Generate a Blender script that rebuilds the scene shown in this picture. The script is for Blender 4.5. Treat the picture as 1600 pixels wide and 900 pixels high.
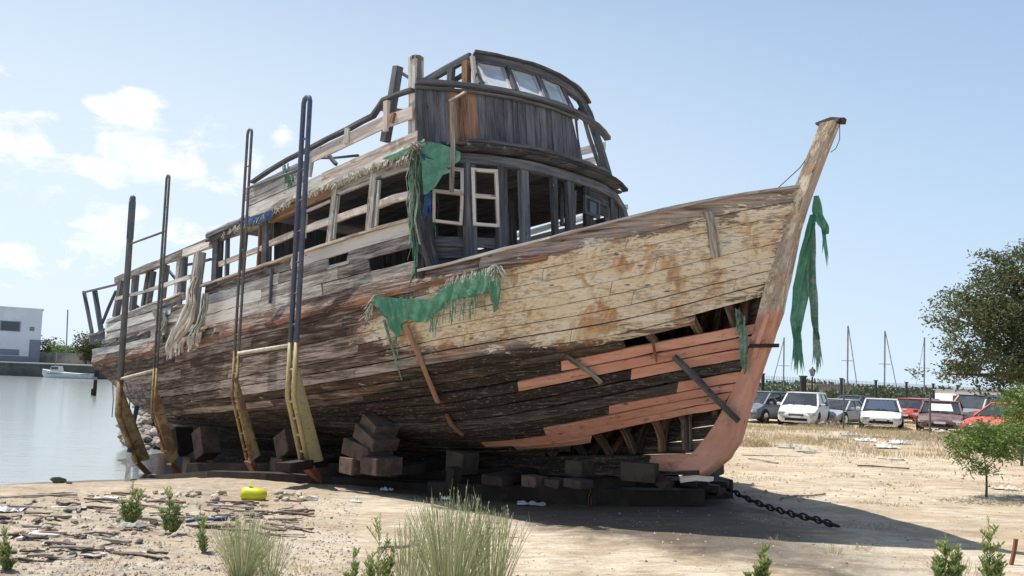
import bpy, bmesh, math, random
from math import *
from mathutils import Vector as V, Matrix, noise as mnoise
for o in list(bpy.data.objects): bpy.data.objects.remove(o)
random.seed(7)
R = random.random
def U_(a, b): return random.uniform(a, b)
SC = bpy.context.scene
COL = SC.collection

# ------------------------------------------------------------------ camera
FPX = 1250.0; PITCH = radians(3.5); ROLL = radians(2.2); EYE = 1.9
CY = 588 - FPX * tan(PITCH)
fw = V((0, cos(PITCH), sin(PITCH)))
_r = V((1, 0, 0)); _u = V((0, -sin(PITCH), cos(PITCH)))
rt = cos(ROLL) * _r + sin(ROLL) * _u
up = -sin(ROLL) * _r + cos(ROLL) * _u
CP = V((0, 0, EYE))
cd = bpy.data.cameras.new('camera'); cam = bpy.data.objects.new('camera', cd); COL.objects.link(cam)
m = Matrix((rt, up, -fw)).transposed().to_4x4(); m.translation = CP
cam.matrix_world = m
cd.sensor_width = 36; cd.lens = FPX / 1600 * 36; cd.shift_y = (CY - 450) / 1600
cd.clip_start = .05; cd.clip_end = 6000
SC.camera = cam

# ------------------------------------------------------------------ light
SUN_EL = radians(64); SUN_TO = V((-cos(radians(26)), sin(radians(26)), 0))   # horizontal direction towards the sun
sdir = V((SUN_TO.x * cos(SUN_EL), SUN_TO.y * cos(SUN_EL), sin(SUN_EL)))
sl = bpy.data.lights.new('sun', 'SUN'); sl.energy = 4.4; sl.angle = radians(.55); sl.color = (1, .955, .88)
so = bpy.data.objects.new('sun', sl); COL.objects.link(so); so.rotation_euler = sdir.to_track_quat('Z', 'Y').to_euler(); so.location = (-20, 20, 40)
SC.view_settings.view_transform = 'Standard'; SC.view_settings.look = 'None'; SC.view_settings.exposure = 0.56
SC.view_settings.gamma = 1; SC.view_settings.use_curve_mapping = False

class NT:
    """tiny node-tree helper"""
    def __init__(s, nt): s.t = nt; s.n = nt.nodes; s.l = nt.links
    def new(s, k, **kw):
        n = s.n.new(k)
        for a, b in kw.items(): setattr(n, a, b)
        return n
    def put(s, sock, v):
        if v is None: return
        if hasattr(v, 'links') or hasattr(v, 'is_linked'): s.l.new(v, sock)
        else:
            if isinstance(v, (tuple, list)) and len(v) == 3 and sock.type == 'RGBA': v = (*v, 1)
            sock.default_value = v
    def math(s, op, a, b=None, c=None, clamp=False):
        n = s.new('ShaderNodeMath', operation=op); n.use_clamp = clamp
        s.put(n.inputs[0], a); s.put(n.inputs[1], b); s.put(n.inputs[2], c); return n.outputs[0]
    def vmath(s, op, a, b=None, sc=None):
        n = s.new('ShaderNodeVectorMath', operation=op); s.put(n.inputs[0], a); s.put(n.inputs[1], b)
        if sc is not None: s.put(n.inputs['Scale'], sc)
        return n.outputs['Value'] if op in ('DOT_PRODUCT', 'LENGTH', 'DISTANCE') else n.outputs[0]
    def noise(s, vec, scale=1, detail=4, rough=.6, dist=0):
        n = s.new('ShaderNodeTexNoise'); s.put(n.inputs['Vector'], vec); s.put(n.inputs['Scale'], scale)
        n.inputs['Detail'].default_value = detail; n.inputs['Roughness'].default_value = rough; n.inputs['Distortion'].default_value = dist
        return n.outputs['Fac']
    def ramp(s, f, stops, interp='LINEAR'):
        n = s.new('ShaderNodeValToRGB'); s.put(n.inputs[0], f); r = n.color_ramp; r.interpolation = interp
        while len(r.elements) < len(stops): r.elements.new(.5)
        for e, (p, c) in zip(r.elements, stops): e.position = p; e.color = (*c, 1) if isinstance(c, (tuple, list)) else (c, c, c, 1)
        return n.outputs[0]
    def step(s, f, lo, hi):
        n = s.new('ShaderNodeMapRange'); n.interpolation_type = 'SMOOTHSTEP'; s.put(n.inputs[0], f)
        n.inputs[1].default_value = lo; n.inputs[2].default_value = hi; return n.outputs[0]
    def mix(s, f, a, b, blend='MIX'):
        n = s.new('ShaderNodeMix', data_type='RGBA', blend_type=blend); s.put(n.inputs[0], f); s.put(n.inputs[6], a); s.put(n.inputs[7], b); return n.outputs[2]
    def attr(s, name, out='Vector'):
        return s.new('ShaderNodeAttribute', attribute_name=name).outputs[out]
    def rand(s): return s.new('ShaderNodeObjectInfo').outputs['Random']
    def pos(s): return s.new('ShaderNodeNewGeometry').outputs['Position']
    def obj(s): return s.new('ShaderNodeTexCoord').outputs['Object']
    def bump(s, h, st=.4, d=.02):
        n = s.new('ShaderNodeBump'); s.put(n.inputs['Height'], h); n.inputs['Strength'].default_value = st; n.inputs['Distance'].default_value = d; return n.outputs[0]
MATS = {}
def mat(name):
    m = bpy.data.materials.new(name); m.use_nodes = True; m.node_tree.nodes.clear(); MATS[name] = m
    return m, NT(m.node_tree)
def finish(N, col, rough=.8, metal=0., normal=None, spec=.3, trans=0., alpha=None, sub=None):
    b = N.new('ShaderNodeBsdfPrincipled'); N.put(b.inputs['Base Color'], col); N.put(b.inputs['Roughness'], rough)
    N.put(b.inputs['Metallic'], metal); b.inputs['Specular IOR Level'].default_value = spec
    if normal is not None: N.put(b.inputs['Normal'], normal)
    if trans: b.inputs['Transmission Weight'].default_value = trans
    o = N.new('ShaderNodeOutputMaterial')
    if sub:   # thin translucent sheet (cloth, leaf)
        tr = N.new('ShaderNodeBsdfTranslucent'); N.put(tr.inputs[0], col)
        mx = N.new('ShaderNodeMixShader'); mx.inputs[0].default_value = sub; N.l.new(b.outputs[0], mx.inputs[1]); N.l.new(tr.outputs[0], mx.inputs[2]); N.l.new(mx.outputs[0], o.inputs[0])
    else: N.l.new(b.outputs[0], o.inputs[0])
    return b

# ------------------------------------------------------------------ sky
w = bpy.data.worlds.new('World'); SC.world = w; w.use_nodes = True
N = NT(w.node_tree); N.n.clear()
sky = N.new('ShaderNodeTexSky', sky_type='NISHITA'); sky.sun_disc = False
sky.sun_elevation = SUN_EL; sky.sun_rotation = atan2(SUN_TO.x, SUN_TO.y); sky.air_density = .8; sky.dust_density = 1.2; sky.ozone_density = 1.5; sky.altitude = 0
dirv = N.new('ShaderNodeTexCoord').outputs['Generated']
def dirpx(px, py): return (((px - 800) / FPX) * rt - ((py - CY) / FPX) * up + fw).normalized()
# cumulus patches, low on the left side of the view and thinning out around the horizon
wob = N.noise(dirv, 7, 4, .6)
dv2 = N.vmath('ADD', dirv, N.vmath('SCALE', N.vmath('SUBTRACT', N.new('ShaderNodeTexNoise').outputs['Color'], (.5, .5, .5)), None, .0))
cl = None
for (px, py, rad, amp) in [(215, 225, .085, 1.0), (300, 250, .09, .95), (70, 250, .085, .75), (160, 255, .075, .85), (372, 262, .05, .85), (434, 212, .024, .95), (225, 175, .045, .8), (0, 210, .035, .7), (160, 372, .11, .62), (285, 360, .08, .5), (20, 400, .06, .55), (0, 105, .022, .7),
                           (-900, 250, .3, .8), (-400, 120, .2, .8), (2600, 300, .3, .5)]:
    d = N.vmath('DISTANCE', N.vmath('MULTIPLY', dirv, (1, 1, 1.35)), tuple(V(dirpx(px, py)) * V((1, 1, 1)) if False else (dirpx(px, py).x, dirpx(px, py).y, dirpx(px, py).z * 1.35)))
    g = N.math('MULTIPLY', N.math('SUBTRACT', 1, N.math('DIVIDE', d, rad), clamp=True), amp * 1.25)
    cl = g if cl is None else N.math('MAXIMUM', cl, g)
n1 = N.noise(N.vmath('MULTIPLY', dirv, (1, 1, 1.9)), 15, 9, .62, .35)
cf = N.math('ADD', cl, N.math('MULTIPLY', N.math('SUBTRACT', n1, .56), 4.2))
cf = N.math('MULTIPLY', cf, N.step(cl, .0, .25))
cf = N.math('MULTIPLY', N.step(cf, .05, .85), .85)
n2 = N.noise(dirv, 14, 5, .5)
ccol = N.mix(N.step(n2, .4, .62), (9.6, 9.9, 10.3), (10.8, 10.8, 10.9))
# thin milky veil that is part of the summer sky
zz = N.new('ShaderNodeSeparateXYZ'); N.l.new(dirv, zz.inputs[0])
az_ = N.math('ABSOLUTE', zz.outputs[2])
veil = N.ramp(az_, [(0, .92), (.2, .88), (.4, .75), (.65, .45), (1, .1)])
vcol = N.ramp(az_, [(0, (.60, .745, .86)), (.10, (.52, .675, .84)), (.22, (.42, .595, .80)), (.36, (.345, .525, .765)), (.6, (.28, .47, .74)), (1, (.22, .40, .68))])
side = N.step(N.vmath('DOT_PRODUCT', dirv, tuple(SUN_TO)), -.5, .85)
vcol = N.mix(N.math('MULTIPLY', side, N.step(az_, .75, .2)), vcol, (.70, .81, .92))
base = N.mix(veil, sky.outputs[0], N.vmath('SCALE', vcol, None, 11.4))
mixc = N.mix(cf, base, ccol)
bg = N.new('ShaderNodeBackground'); N.l.new(mixc, bg.inputs[0]); bg.inputs[1].default_value = .072
wo = N.new('ShaderNodeOutputWorld'); N.l.new(bg.outputs[0], wo.inputs[0])

# ------------------------------------------------------------------ object helpers
def tag(o, label=None, cat=None, group=None, kind=None):
    if label: o['label'] = label
    if cat: o['category'] = cat
    if group: o['group'] = group
    if kind: o['kind'] = kind
    return o
def empty(name, loc=(0, 0, 0), rz=0, label=None, cat=None, group=None):
    o = bpy.data.objects.new(name, None); COL.objects.link(o); o.location = loc; o.rotation_euler = (0, 0, rz); o.empty_display_size = .2
    return tag(o, label, cat, group)
class MB:
    def __init__(s): s.v = []; s.f = []; s.g = []; s.p = []; s.mi = []; s.cur = 0
    def add(s, vs, fs, gs=None, ps=None):
        o = len(s.v); s.v += [V(x) for x in vs]; s.f += [tuple(i + o for i in f) for f in fs]
        s.g += [V(x) for x in (gs if gs else vs)]; s.p += list(ps) if ps else [(0, 0, 0, 0)] * len(vs); s.mi += [s.cur] * len(fs)
    def box(s, c, d, rz=0, rot=None, taper=1):
        M = rot if rot else Matrix.Rotation(rz, 3, 'Z'); c = V(c); h = V(d) / 2
        vs = [V((x * h.x * (taper if z > 0 else 1), y * h.y * (taper if z > 0 else 1), z * h.z)) for z in (-1, 1) for y in (-1, 1) for x in (-1, 1)]
        s.add([c + M @ v for v in vs], [(0, 2, 3, 1), (4, 5, 7, 6), (0, 1, 5, 4), (2, 6, 7, 3), (0, 4, 6, 2), (1, 3, 7, 5)], gs=[v if d[0] >= max(d[1], d[2]) else (V((v.y, v.x, v.z)) if d[1] >= d[2] else V((v.z, v.x, v.y))) for v in vs])
    def sweep(s, pts, w, h, upv=(0, 0, 1), jit=0., close=True, paint=None, taper=None):
        """rectangular timber along a polyline; w across, h along upv"""
        pts = [V(p) for p in pts]; n = len(pts); upv = V(upv); L = 0; rings = []; gs = []; ro = V((R() * 50, R() * 50, R() * 50)); ps = []
        for i, p in enumerate(pts):
            t = (pts[min(i + 1, n - 1)] - pts[max(i - 1, 0)]).normalized(); sd = t.cross(upv)
            sd = sd.normalized() if sd.length > 1e-5 else V((1, 0, 0)); uu = sd.cross(t).normalized()
            if i: L += (p - pts[i - 1]).length
            k = 1 if taper is None else 1 + (taper - 1) * i / (n - 1)
            for (x, y) in ((-1, -1), (1, -1), (1, 1), (-1, 1)):
                rings.append(p + sd * (x * w * k / 2 + U_(-jit, jit)) + uu * (y * h * k / 2 + U_(-jit, jit))); gs.append(V((L, x * w / 2, y * h / 2)) + ro)
                ps.append(paint(rings[-1]) if paint else (0, 0, 0, 0))
        fs = []
        for i in range(n - 1):
            for k in range(4):
                a = i * 4 + k; b = i * 4 + (k + 1) % 4; fs.append((a, b, b + 4, a + 4))
        fs += [(3, 2, 1, 0), tuple((n - 1) * 4 + k for k in range(4))]
        s.add(rings, fs, gs, ps)
    def tube(s, pts, r, k=8, r2=None, cap=True):
        pts = [V(p) for p in pts]; n = len(pts); vs = []; gs = []; L = 0; ref = None
        for i, p in enumerate(pts):
            t = (pts[min(i + 1, n - 1)] - pts[max(i - 1, 0)]).normalized()
            if ref is None: ref = V((0, 0, 1)) if abs(t.z) < .9 else V((1, 0, 0))
            sd = t.cross(ref).normalized(); uu = sd.cross(t).normalized(); ref = uu
            if i: L += (p - pts[i - 1]).length
            rr = r if r2 is None else r + (r2 - r) * i / (n - 1)
            if isinstance(r, (list, tuple)): rr = r[i]
            for j in range(k):
                a = 2 * pi * j / k; vs.append(p + (sd * cos(a) + uu * sin(a)) * rr); gs.append(V((L, cos(a) * rr, sin(a) * rr)))
        fs = [(i * k + j, i * k + (j + 1) % k, (i + 1) * k + (j + 1) % k, (i + 1) * k + j) for i in range(n - 1) for j in range(k)]
        if cap: fs += [tuple(reversed(range(k))), tuple((n - 1) * k + j for j in range(k))]
        s.add(vs, fs, gs)
    def sheet(s, grid, th=0.0, gs=None, ps=None):
        """grid[i][j] of points -> surface (closed slab when th)"""
        n = len(grid); k = len(grid[0]); vs = [V(p) for r in grid for p in r]
        fs = [(i * k + j, (i + 1) * k + j, (i + 1) * k + j + 1, i * k + j + 1) for i in range(n - 1) for j in range(k - 1)]
        g = gs if gs else vs
        if th:
            nn = [V((0, 0, 0)) for _ in vs]
            for f in fs:
                q = (vs[f[1]] - vs[f[0]]).cross(vs[f[3]] - vs[f[0]]) 
                for i in f: nn[i] = nn[i] + q
            m0 = len(vs); vs = vs + [v - (q.normalized() if q.length > 0 else q) * th for v, q in zip(vs, nn)]
            b = [tuple(reversed([i + m0 for i in f])) for f in fs]; e = []
            for j in range(k - 1):
                e.append((j, j + 1, j + 1 + m0, j + m0)); a = (n - 1) * k + j; e.append((a + 1, a, a + m0, a + 1 + m0))
            for i in range(n - 1):
                a = i * k; e.append((a + k, a, a + m0, a + k + m0)); a = i * k + k - 1; e.append((a, a + k, a + k + m0, a + m0))
            fs = fs + b + e; g = list(g) * 2; ps = list(ps) * 2 if ps else None
        s.add(vs, fs, g, ps)
    def build(s, name, material, parent=None, smooth=False, origin=None, bevel=0):
        me = bpy.data.meshes.new(name)
        if parent is not None: o3 = V(parent.location) if parent.parent is None else V(parent.location) + V(parent.parent.location)
        elif origin is not None: o3 = V(origin)
        else:
            mn = [min(v[i] for v in s.v) for i in range(3)]; mx = [max(v[i] for v in s.v) for i in range(3)]
            o3 = V(((mn[0] + mx[0]) / 2, (mn[1] + mx[1]) / 2, mn[2]))
        me.from_pydata([v - o3 for v in s.v], [], s.f); me.update()
        a = me.attributes.new('gc', 'FLOAT_VECTOR', 'POINT'); a.data.foreach_set('vector', [x for v in s.g for x in v])
        if (material if isinstance(material, str) else '').endswith('_wood'):
            a = me.attributes.new('paint', 'FLOAT_COLOR', 'POINT'); a.data.foreach_set('color', [x for v in s.p for x in v])
        for mm in (material if isinstance(material, (list, tuple)) else [material]): me.materials.append(MATS[mm] if isinstance(mm, str) else mm)
        if any(s.mi): me.polygons.foreach_set('material_index', s.mi)
        if smooth: me.polygons.foreach_set('use_smooth', [True] * len(me.polygons))
        ob = bpy.data.objects.new(name, me); COL.objects.link(ob)
        if parent is not None: ob.parent = parent
        else: ob.location = o3
        if bevel:
            b = ob.modifiers.new('b', 'BEVEL'); b.width = bevel; b.segments = 2; b.limit_method = 'ANGLE'
        return ob
def copy_tree(o, parent=None):
    c = o.copy(); COL.objects.link(c)
    if parent is not None: c.parent = parent
    for ch in [x for x in bpy.data.objects if x.parent == o]: copy_tree(ch, c)
    return c
def lerp(a, b, t): return a + (b - a) * t
def interp(tab, x):
    if x <= tab[0][0]: return tab[0][1]
    for (x0, y0), (x1, y1) in zip(tab, tab[1:]):
        if x <= x1: return y0 + (y1 - y0) * (x - x0) / (x1 - x0)
    return tab[-1][1]
def sst(x, a, b): t = min(max((x - a) / (b - a), 0), 1); return t * t * (3 - 2 * t)
def polydist(x, y, P):
    """signed distance, positive inside"""
    ins = False; dm = 1e9; n = len(P)
    for i in range(n):
        x0, y0 = P[i]; x1, y1 = P[(i + 1) % n]
        if (y0 > y) != (y1 > y) and x < (x1 - x0) * (y - y0) / (y1 - y0) + x0: ins = not ins
        dx, dy = x1 - x0, y1 - y0; t = max(0, min(1, ((x - x0) * dx + (y - y0) * dy) / (dx * dx + dy * dy + 1e-12)))
        dm = min(dm, hypot(x - x0 - t * dx, y - y0 - t * dy))
    return dm if ins else -dm

# ------------------------------------------------------------------ materials
def wood(name, dark, mid, light, rough=.85, greyness=0., var=.5):
    m, N = mat(name)
    rnd = N.rand(); gc = N.attr('gc'); pa = N.attr('paint', 'Color')
    sp = N.new('ShaderNodeSeparateColor'); N.l.new(pa, sp.inputs[0]); al = N.attr('paint', 'Alpha')
    off = N.vmath('ADD', gc, N.vmath('SCALE', (13.7, 5.1, 3.3), None, rnd))
    gr = N.noise(N.vmath('MULTIPLY', off, (1.5, 26, 26)), 1, 6, .75, .4)
    gm = N.noise(N.vmath('MULTIPLY', off, (.9, 9, 9)), 1, 5, .65, .6)
    big = N.noise(N.vmath('MULTIPLY', gc, (1.1, 2.2, 2.2)), 1, 4, .6, .3)
    f = N.math('ADD', N.math('MULTIPLY', gr, .62), N.math('ADD', N.math('MULTIPLY', gm, .30), N.math('MULTIPLY', big, .13)))
    f = N.math('ADD', f, N.math('MULTIPLY', N.math('SUBTRACT', rnd, .5), .16 * var * 2))
    col = N.ramp(f, [(.37, dark), (.50, mid), (.64, light)])
    # tar / charred dark
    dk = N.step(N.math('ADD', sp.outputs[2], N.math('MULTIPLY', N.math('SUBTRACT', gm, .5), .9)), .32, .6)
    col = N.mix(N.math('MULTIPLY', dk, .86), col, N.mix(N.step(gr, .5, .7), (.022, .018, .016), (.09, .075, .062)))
    # cream paint, flaking
    fl = N.noise(N.vmath('MULTIPLY', off, (4.5, 15, 15)), 1, 7, .8, .8)
    blot = N.noise(N.vmath('MULTIPLY', gc, (1.6, 4.5, 4.5)), 1, 4, .6, .6)
    cr = N.math('ADD', sp.outputs[0], N.math('ADD', N.math('MULTIPLY', N.math('SUBTRACT', fl, .5), 2.2), N.math('MULTIPLY', N.math('SUBTRACT', blot, .5), 1.7)))
    cf = N.step(cr, .46, .60)
    ccol = N.ramp(N.math('ADD', N.math('MULTIPLY', blot, .7), N.math('MULTIPLY', gr, .3)), [(.3, (.57, .41, .23)), (.45, (.68, .55, .38)), (.6, (.72, .635, .50)), (.72, (.68, .63, .55))])
    under = N.mix(.5, col, (.25, .19, .15))
    col = N.mix(N.step(sp.outputs[0], .2, .6), col, under)
    col = N.mix(cf, col, ccol)
    # rust weeping from fastenings, on the painted part
    ru = N.noise(N.vmath('MULTIPLY', gc, (2.6, 1.5, 1.5)), 1, 5, .6, 1.2)
    ru2 = N.noise(N.vmath('MULTIPLY', gc, (9, 5, 5)), 1, 4, .6, 1.2)
    rf = N.math('MULTIPLY', N.step(N.math('ADD', N.math('MULTIPLY', ru, .72), N.math('MULTIPLY', ru2, .28)),   .485, .62), N.math('MULTIPLY', sp.outputs[0], .85, clamp=True))
    col = N.mix(rf, col, N.ramp(ru2, [(.35, (.13, .06, .03)), (.5, (.38, .16, .055)), (.66, (.60, .33, .12))]))
    # dark worn streaks following the grain
    ws = N.math('MULTIPLY', N.step(N.noise(N.vmath('MULTIPLY', off, (1.2, 17, 17)), 1, 5, .75, .5), .56, .68), N.step(sp.outputs[0], .2, .6))
    col = N.mix(N.math('MULTIPLY', ws, .6), col, (.20, .14, .105))
    fk = N.noise(N.vmath('MULTIPLY', off, (9, 36, 36)), 1, 4, .75, .6)
    fkm = N.noise(N.vmath('MULTIPLY', gc, (.8, 1.6, 1.6)), 1, 3, .5)
    fkf = N.step(N.math('ADD', fk, N.math('MULTIPLY', N.math('SUBTRACT', fkm, .5), .35)), .50, .60)
    col = N.mix(N.math('MULTIPLY', N.math('MULTIPLY', fkf, N.step(sp.outputs[0], .2, .5)), .62), col, N.mix(gr, (.10, .06, .045), (.34, .27, .22)))
    col = N.mix(N.math('MULTIPLY', N.math('MULTIPLY', N.step(fk, .56, .64), dk), .45), col, (.30, .26, .225))
    # primer pink
    pk = N.math('ADD', sp.outputs[1], N.math('MULTIPLY', N.math('SUBTRACT', fl, .5), 1.5))
    pf = N.math('MULTIPLY', N.step(pk, .44, .56), .93)
    pcol = N.ramp(N.math('ADD', N.math('MULTIPLY', gm, .5), N.math('MULTIPLY', big, .5)), [(.3, (.50, .22, .14)), (.5, (.66, .31, .21)), (.62, (.70, .37, .26)), (.75, (.72, .45, .34))])
    pcol = N.mix(N.math('MULTIPLY', N.step(N.noise(N.vmath('MULTIPLY', off, (5, 14, 14)), 1, 6, .7, .5), .56, .66), .65), pcol, (.16, .085, .06))
    pst = N.noise(N.vmath('MULTIPLY', off, (1.1, 4.5, 4.5)), 1, 6, .7, .9)
    pcol = N.mix(N.math('MULTIPLY', N.step(pst, .50, .68), .55), pcol, (.34, .17, .115))
    pcol = N.mix(N.math('MULTIPLY', N.step(N.noise(N.vmath('MULTIPLY', off, (3, 11, 11)), 1, 5, .7, .5), .56, .70), .5), pcol, (.74, .52, .42))
    pcol = N.mix(1, pcol, N.ramp(rnd, [(0, (.86, .86, .86)), (1, (1, 1, 1))]), 'MULTIPLY')
    col = N.mix(pf, col, pcol)
    # red oxide (rubbing strake)
    rx = N.step(N.math('ADD', al, N.math('MULTIPLY', N.math('SUBTRACT', fl, .5), 1.2)), .45, .6)
    rx = N.math('MULTIPLY', rx, N.step(al, .05, .2))
    col = N.mix(rx, col, N.ramp(N.math('ADD', N.math('MULTIPLY', blot, .5), N.math('MULTIPLY', gr, .5)), [(.35, (.12, .045, .032)), (.5, (.26, .11, .06)), (.65, (.36, .22, .13))]))
    # nail heads / knots
    vo = N.new('ShaderNodeTexVoronoi'); N.put(vo.inputs['Vector'], N.vmath('MULTIPLY', off, (2.6, 7, 7))); vo.inputs['Scale'].default_value = 1
    nh = N.math('SUBTRACT', 1, N.step(vo.outputs['Distance'], .07, .12))
    col = N.mix(N.math('MULTIPLY', nh, .7), col, (.05, .03, .022))
    h = N.math('ADD', N.math('MULTIPLY', gr, .6), N.math('ADD', N.math('MULTIPLY', gm, .5), N.math('MULTIPLY', N.math('MULTIPLY', cf, fl), .4)))
    finish(N, col, rough, normal=N.bump(h, .75, .012), spec=.2)
    return m
wood('hull_wood', (.026, .017, .014), (.105, .068, .051), (.42, .34, .29), var=.5)
wood('grey_wood', (.06, .047, .04), (.28, .245, .215), (.62, .58, .535), var=.8)
wood('dark_wood', (.035, .034, .037), (.095, .094, .102), (.19, .19, .20), var=.35)
wood('pale_wood', (.28, .21, .17), (.56, .47, .40), (.72, .65, .58))
wood('brown_wood', (.07, .035, .022), (.22, .115, .068), (.36, .21, .13))
wood('white_wood', (.16, .145, .13), (.42, .40, .37), (.66, .64, .60))

def simple(name, c1, c2=None, scale=3, rough=.6, metal=0, bump=.0, spec=.4, c3=None, lo=.42, hi=.62, sub=None, varr=0, coord='obj'):
    m, N = mat(name); c = N.obj() if coord == 'obj' else (N.pos() if coord == 'pos' else N.attr('gc'))
    n = N.noise(c, scale, 5, .65, .3); col = c1 if c2 is None else N.mix(N.step(n, lo, hi), c1, c2)
    if c3: col = N.mix(N.step(N.noise(c, scale * 4.3, 5, .7), .58, .66), col, c3)
    if varr:
        k = N.math('ADD', 1 - varr / 2, N.math('MULTIPLY', N.rand(), varr)); col = N.mix(1, col, N.vmath('SCALE', (1, 1, 1), None, k), 'MULTIPLY')
    finish(N, col, rough, metal, N.bump(n, bump, .01) if bump else None, spec, sub=sub); return m
wood('blackish_wood', (.014, .013, .014), (.05, .048, .05), (.13, .13, .135), var=.5)
simple('blue_paint', (.065, .09, .17), (.10, .115, .15), 5, .6, c3=(.17, .12, .10), bump=.2)
simple('yellow_paint', (.46, .36, .16), (.36, .30, .18), 5, .5, c3=(.16, .09, .04), bump=.3)
simple('rusty_yellow', (.38, .27, .12), (.20, .11, .06), 4, .75, c3=(.08, .04, .02), bump=.5)
simple('rust', (.17, .065, .03), (.26, .10, .045), 6, .85, c3=(.06, .03, .02), bump=.6)
simple('grey_steel', (.10, .11, .125), (.15, .145, .14), 5, .55, c3=(.16, .075, .04), bump=.2)
simple('pale_steel', (.55, .50, .40), (.45, .38, .28), 5, .6, c3=(.2, .1, .05))
simple('dark_iron', (.022, .018, .016), (.05, .03, .022), 9, .8, bump=.5)
simple('skid_wood', (.024, .017, .013), (.045, .031, .024), 2.5, .9, c3=(.02, .015, .013), bump=.6)
simple('block_wood', (.13, .085, .065), (.075, .05, .04), 4, .9, c3=(.035, .025, .02), bump=.7, varr=.5)
simple('green_tarp', (.09, .29, .19), (.18, .40, .285), 4, .65, c3=(.28, .44, .34), sub=.35, bump=.3)
simple('shade_wood', (.06, .048, .038), (.035, .028, .024), 4, .9, c3=(.035, .028, .022), bump=.7)  # darker block timber, the shade beneath the hull put into its colour
simple('frayed_green', (.12, .27, .19), (.30, .38, .31), 9, .8, c3=(.5, .52, .45), sub=.3)
simple('blue_tarp', (.03, .07, .20), (.05, .11, .26), 5, .6, c3=(.2, .25, .35), sub=.2)
simple('frayed_white', (.52, .50, .43), (.36, .35, .30), 14, .9, c3=(.25, .33, .26), sub=.2)
simple('beige_sheet', (.62, .56, .47), (.50, .42, .33), 5, .7, c3=(.62, .58, .50), sub=.15, bump=.4)
simple('yellow_plastic', (.62, .60, .02), (.55, .50, .02), 6, .35)
simple('white_plastic', (.68, .68, .67), (.5, .5, .48), 8, .5)
simple('stone', (.36, .32, .27), (.24, .21, .185), 5, .95, c3=(.15, .13, .115), bump=.8, varr=.4)
simple('dark_stone', (.075, .07, .066), (.13, .12, .11), 6, .9, bump=.7)
simple('pale_stone', (.50, .44, .36), (.40, .33, .26), 6, .95, bump=.7, varr=.4)
simple('drift_wood', (.26, .21, .17), (.14, .105, .08), 5, .9, c3=(.38, .34, .30), bump=.6, varr=.7)
simple('black_rubber', (.015, .015, .016), None, 3, .8)
simple('concrete', (.36, .35, .33), (.28, .27, .25), .6, .9, bump=.3)
simple('dark_concrete', (.13, .125, .115), (.085, .085, .08), .6, .9, bump=.3)
simple('render_white', (.74, .75, .77), (.66, .68, .71), .3, .85)
simple('window_dark', (.05, .06, .07), None, 1, .15, spec=.6)
simple('shutter_grey', (.22, .24, .27), None, 1, .6)
simple('fence_iron', (.03, .035, .04), None, 2, .6)
simple('glass_car', (.03, .035, .04), (.055, .06, .065), 2, .06, spec=.9)
simple('chrome', (.55, .56, .57), None, 2, .18, 1.)
simple('lamp_glass', (.36, .38, .39), None, 2, .15, spec=.7)
simple('plate_white', (.75, .75, .72), None, 2, .5)
simple('mast_metal', (.20, .21, .22), (.3, .3, .3), 1, .4, .4)
def carpaint(name, c, rough=.28, fade=.0):
    m, N = mat(name); n = N.noise(N.obj(), 2.2, 5, .6)
    dust = N.math('MULTIPLY', N.step(n, .35, .7), .3 + fade)
    finish(N, N.mix(dust, c, (.40, .34, .27)), N.math('ADD', rough, N.math('MULTIPLY', n, .25)), .0, None, .5)
for n_, c_ in dict(car_white=(.72, .72, .71), car_silver=(.34, .36, .38), car_blue_grey=(.12, .14, .18), car_dark=(.045, .05, .06), car_red=(.42, .03, .025), car_maroon=(.13, .065, .075), car_grey=(.26, .27, .29), car_bright_red=(.55, .07, .045)).items(): carpaint(n_, c_)
def leafmat(name, c1, c2, sub=.35, varr=.0):
    m, N = mat(name); g = N.attr('gc'); sp = N.new('ShaderNodeSeparateXYZ'); N.l.new(g, sp.inputs[0])
    col = N.mix(sp.outputs[0], c1, c2); finish(N, col, .55, spec=.35, sub=sub)
leafmat('leaf_dark', (.05, .07, .028), (.16, .17, .075))
leafmat('leaf_bright', (.08, .15, .03), (.21, .28, .075))
leafmat('leaf_herb', (.17, .25, .065), (.40, .44, .19))
leafmat('broom_green', (.22, .26, .10), (.54, .54, .33), .3)
leafmat('dry_grass', (.46, .36, .21), (.64, .54, .36), .3)
leafmat('dry_grey', (.33, .28, .2), (.5, .44, .33), .3)
leafmat('leaf_far', (.055, .085, .04), (.11, .14, .065), .2)
simple('bark', (.10, .08, .06), (.06, .048, .038), 6, .9, bump=.6)
simple('pane_frost', (.62, .66, .66), (.48, .52, .54), 3, .25, spec=.5)
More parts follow.
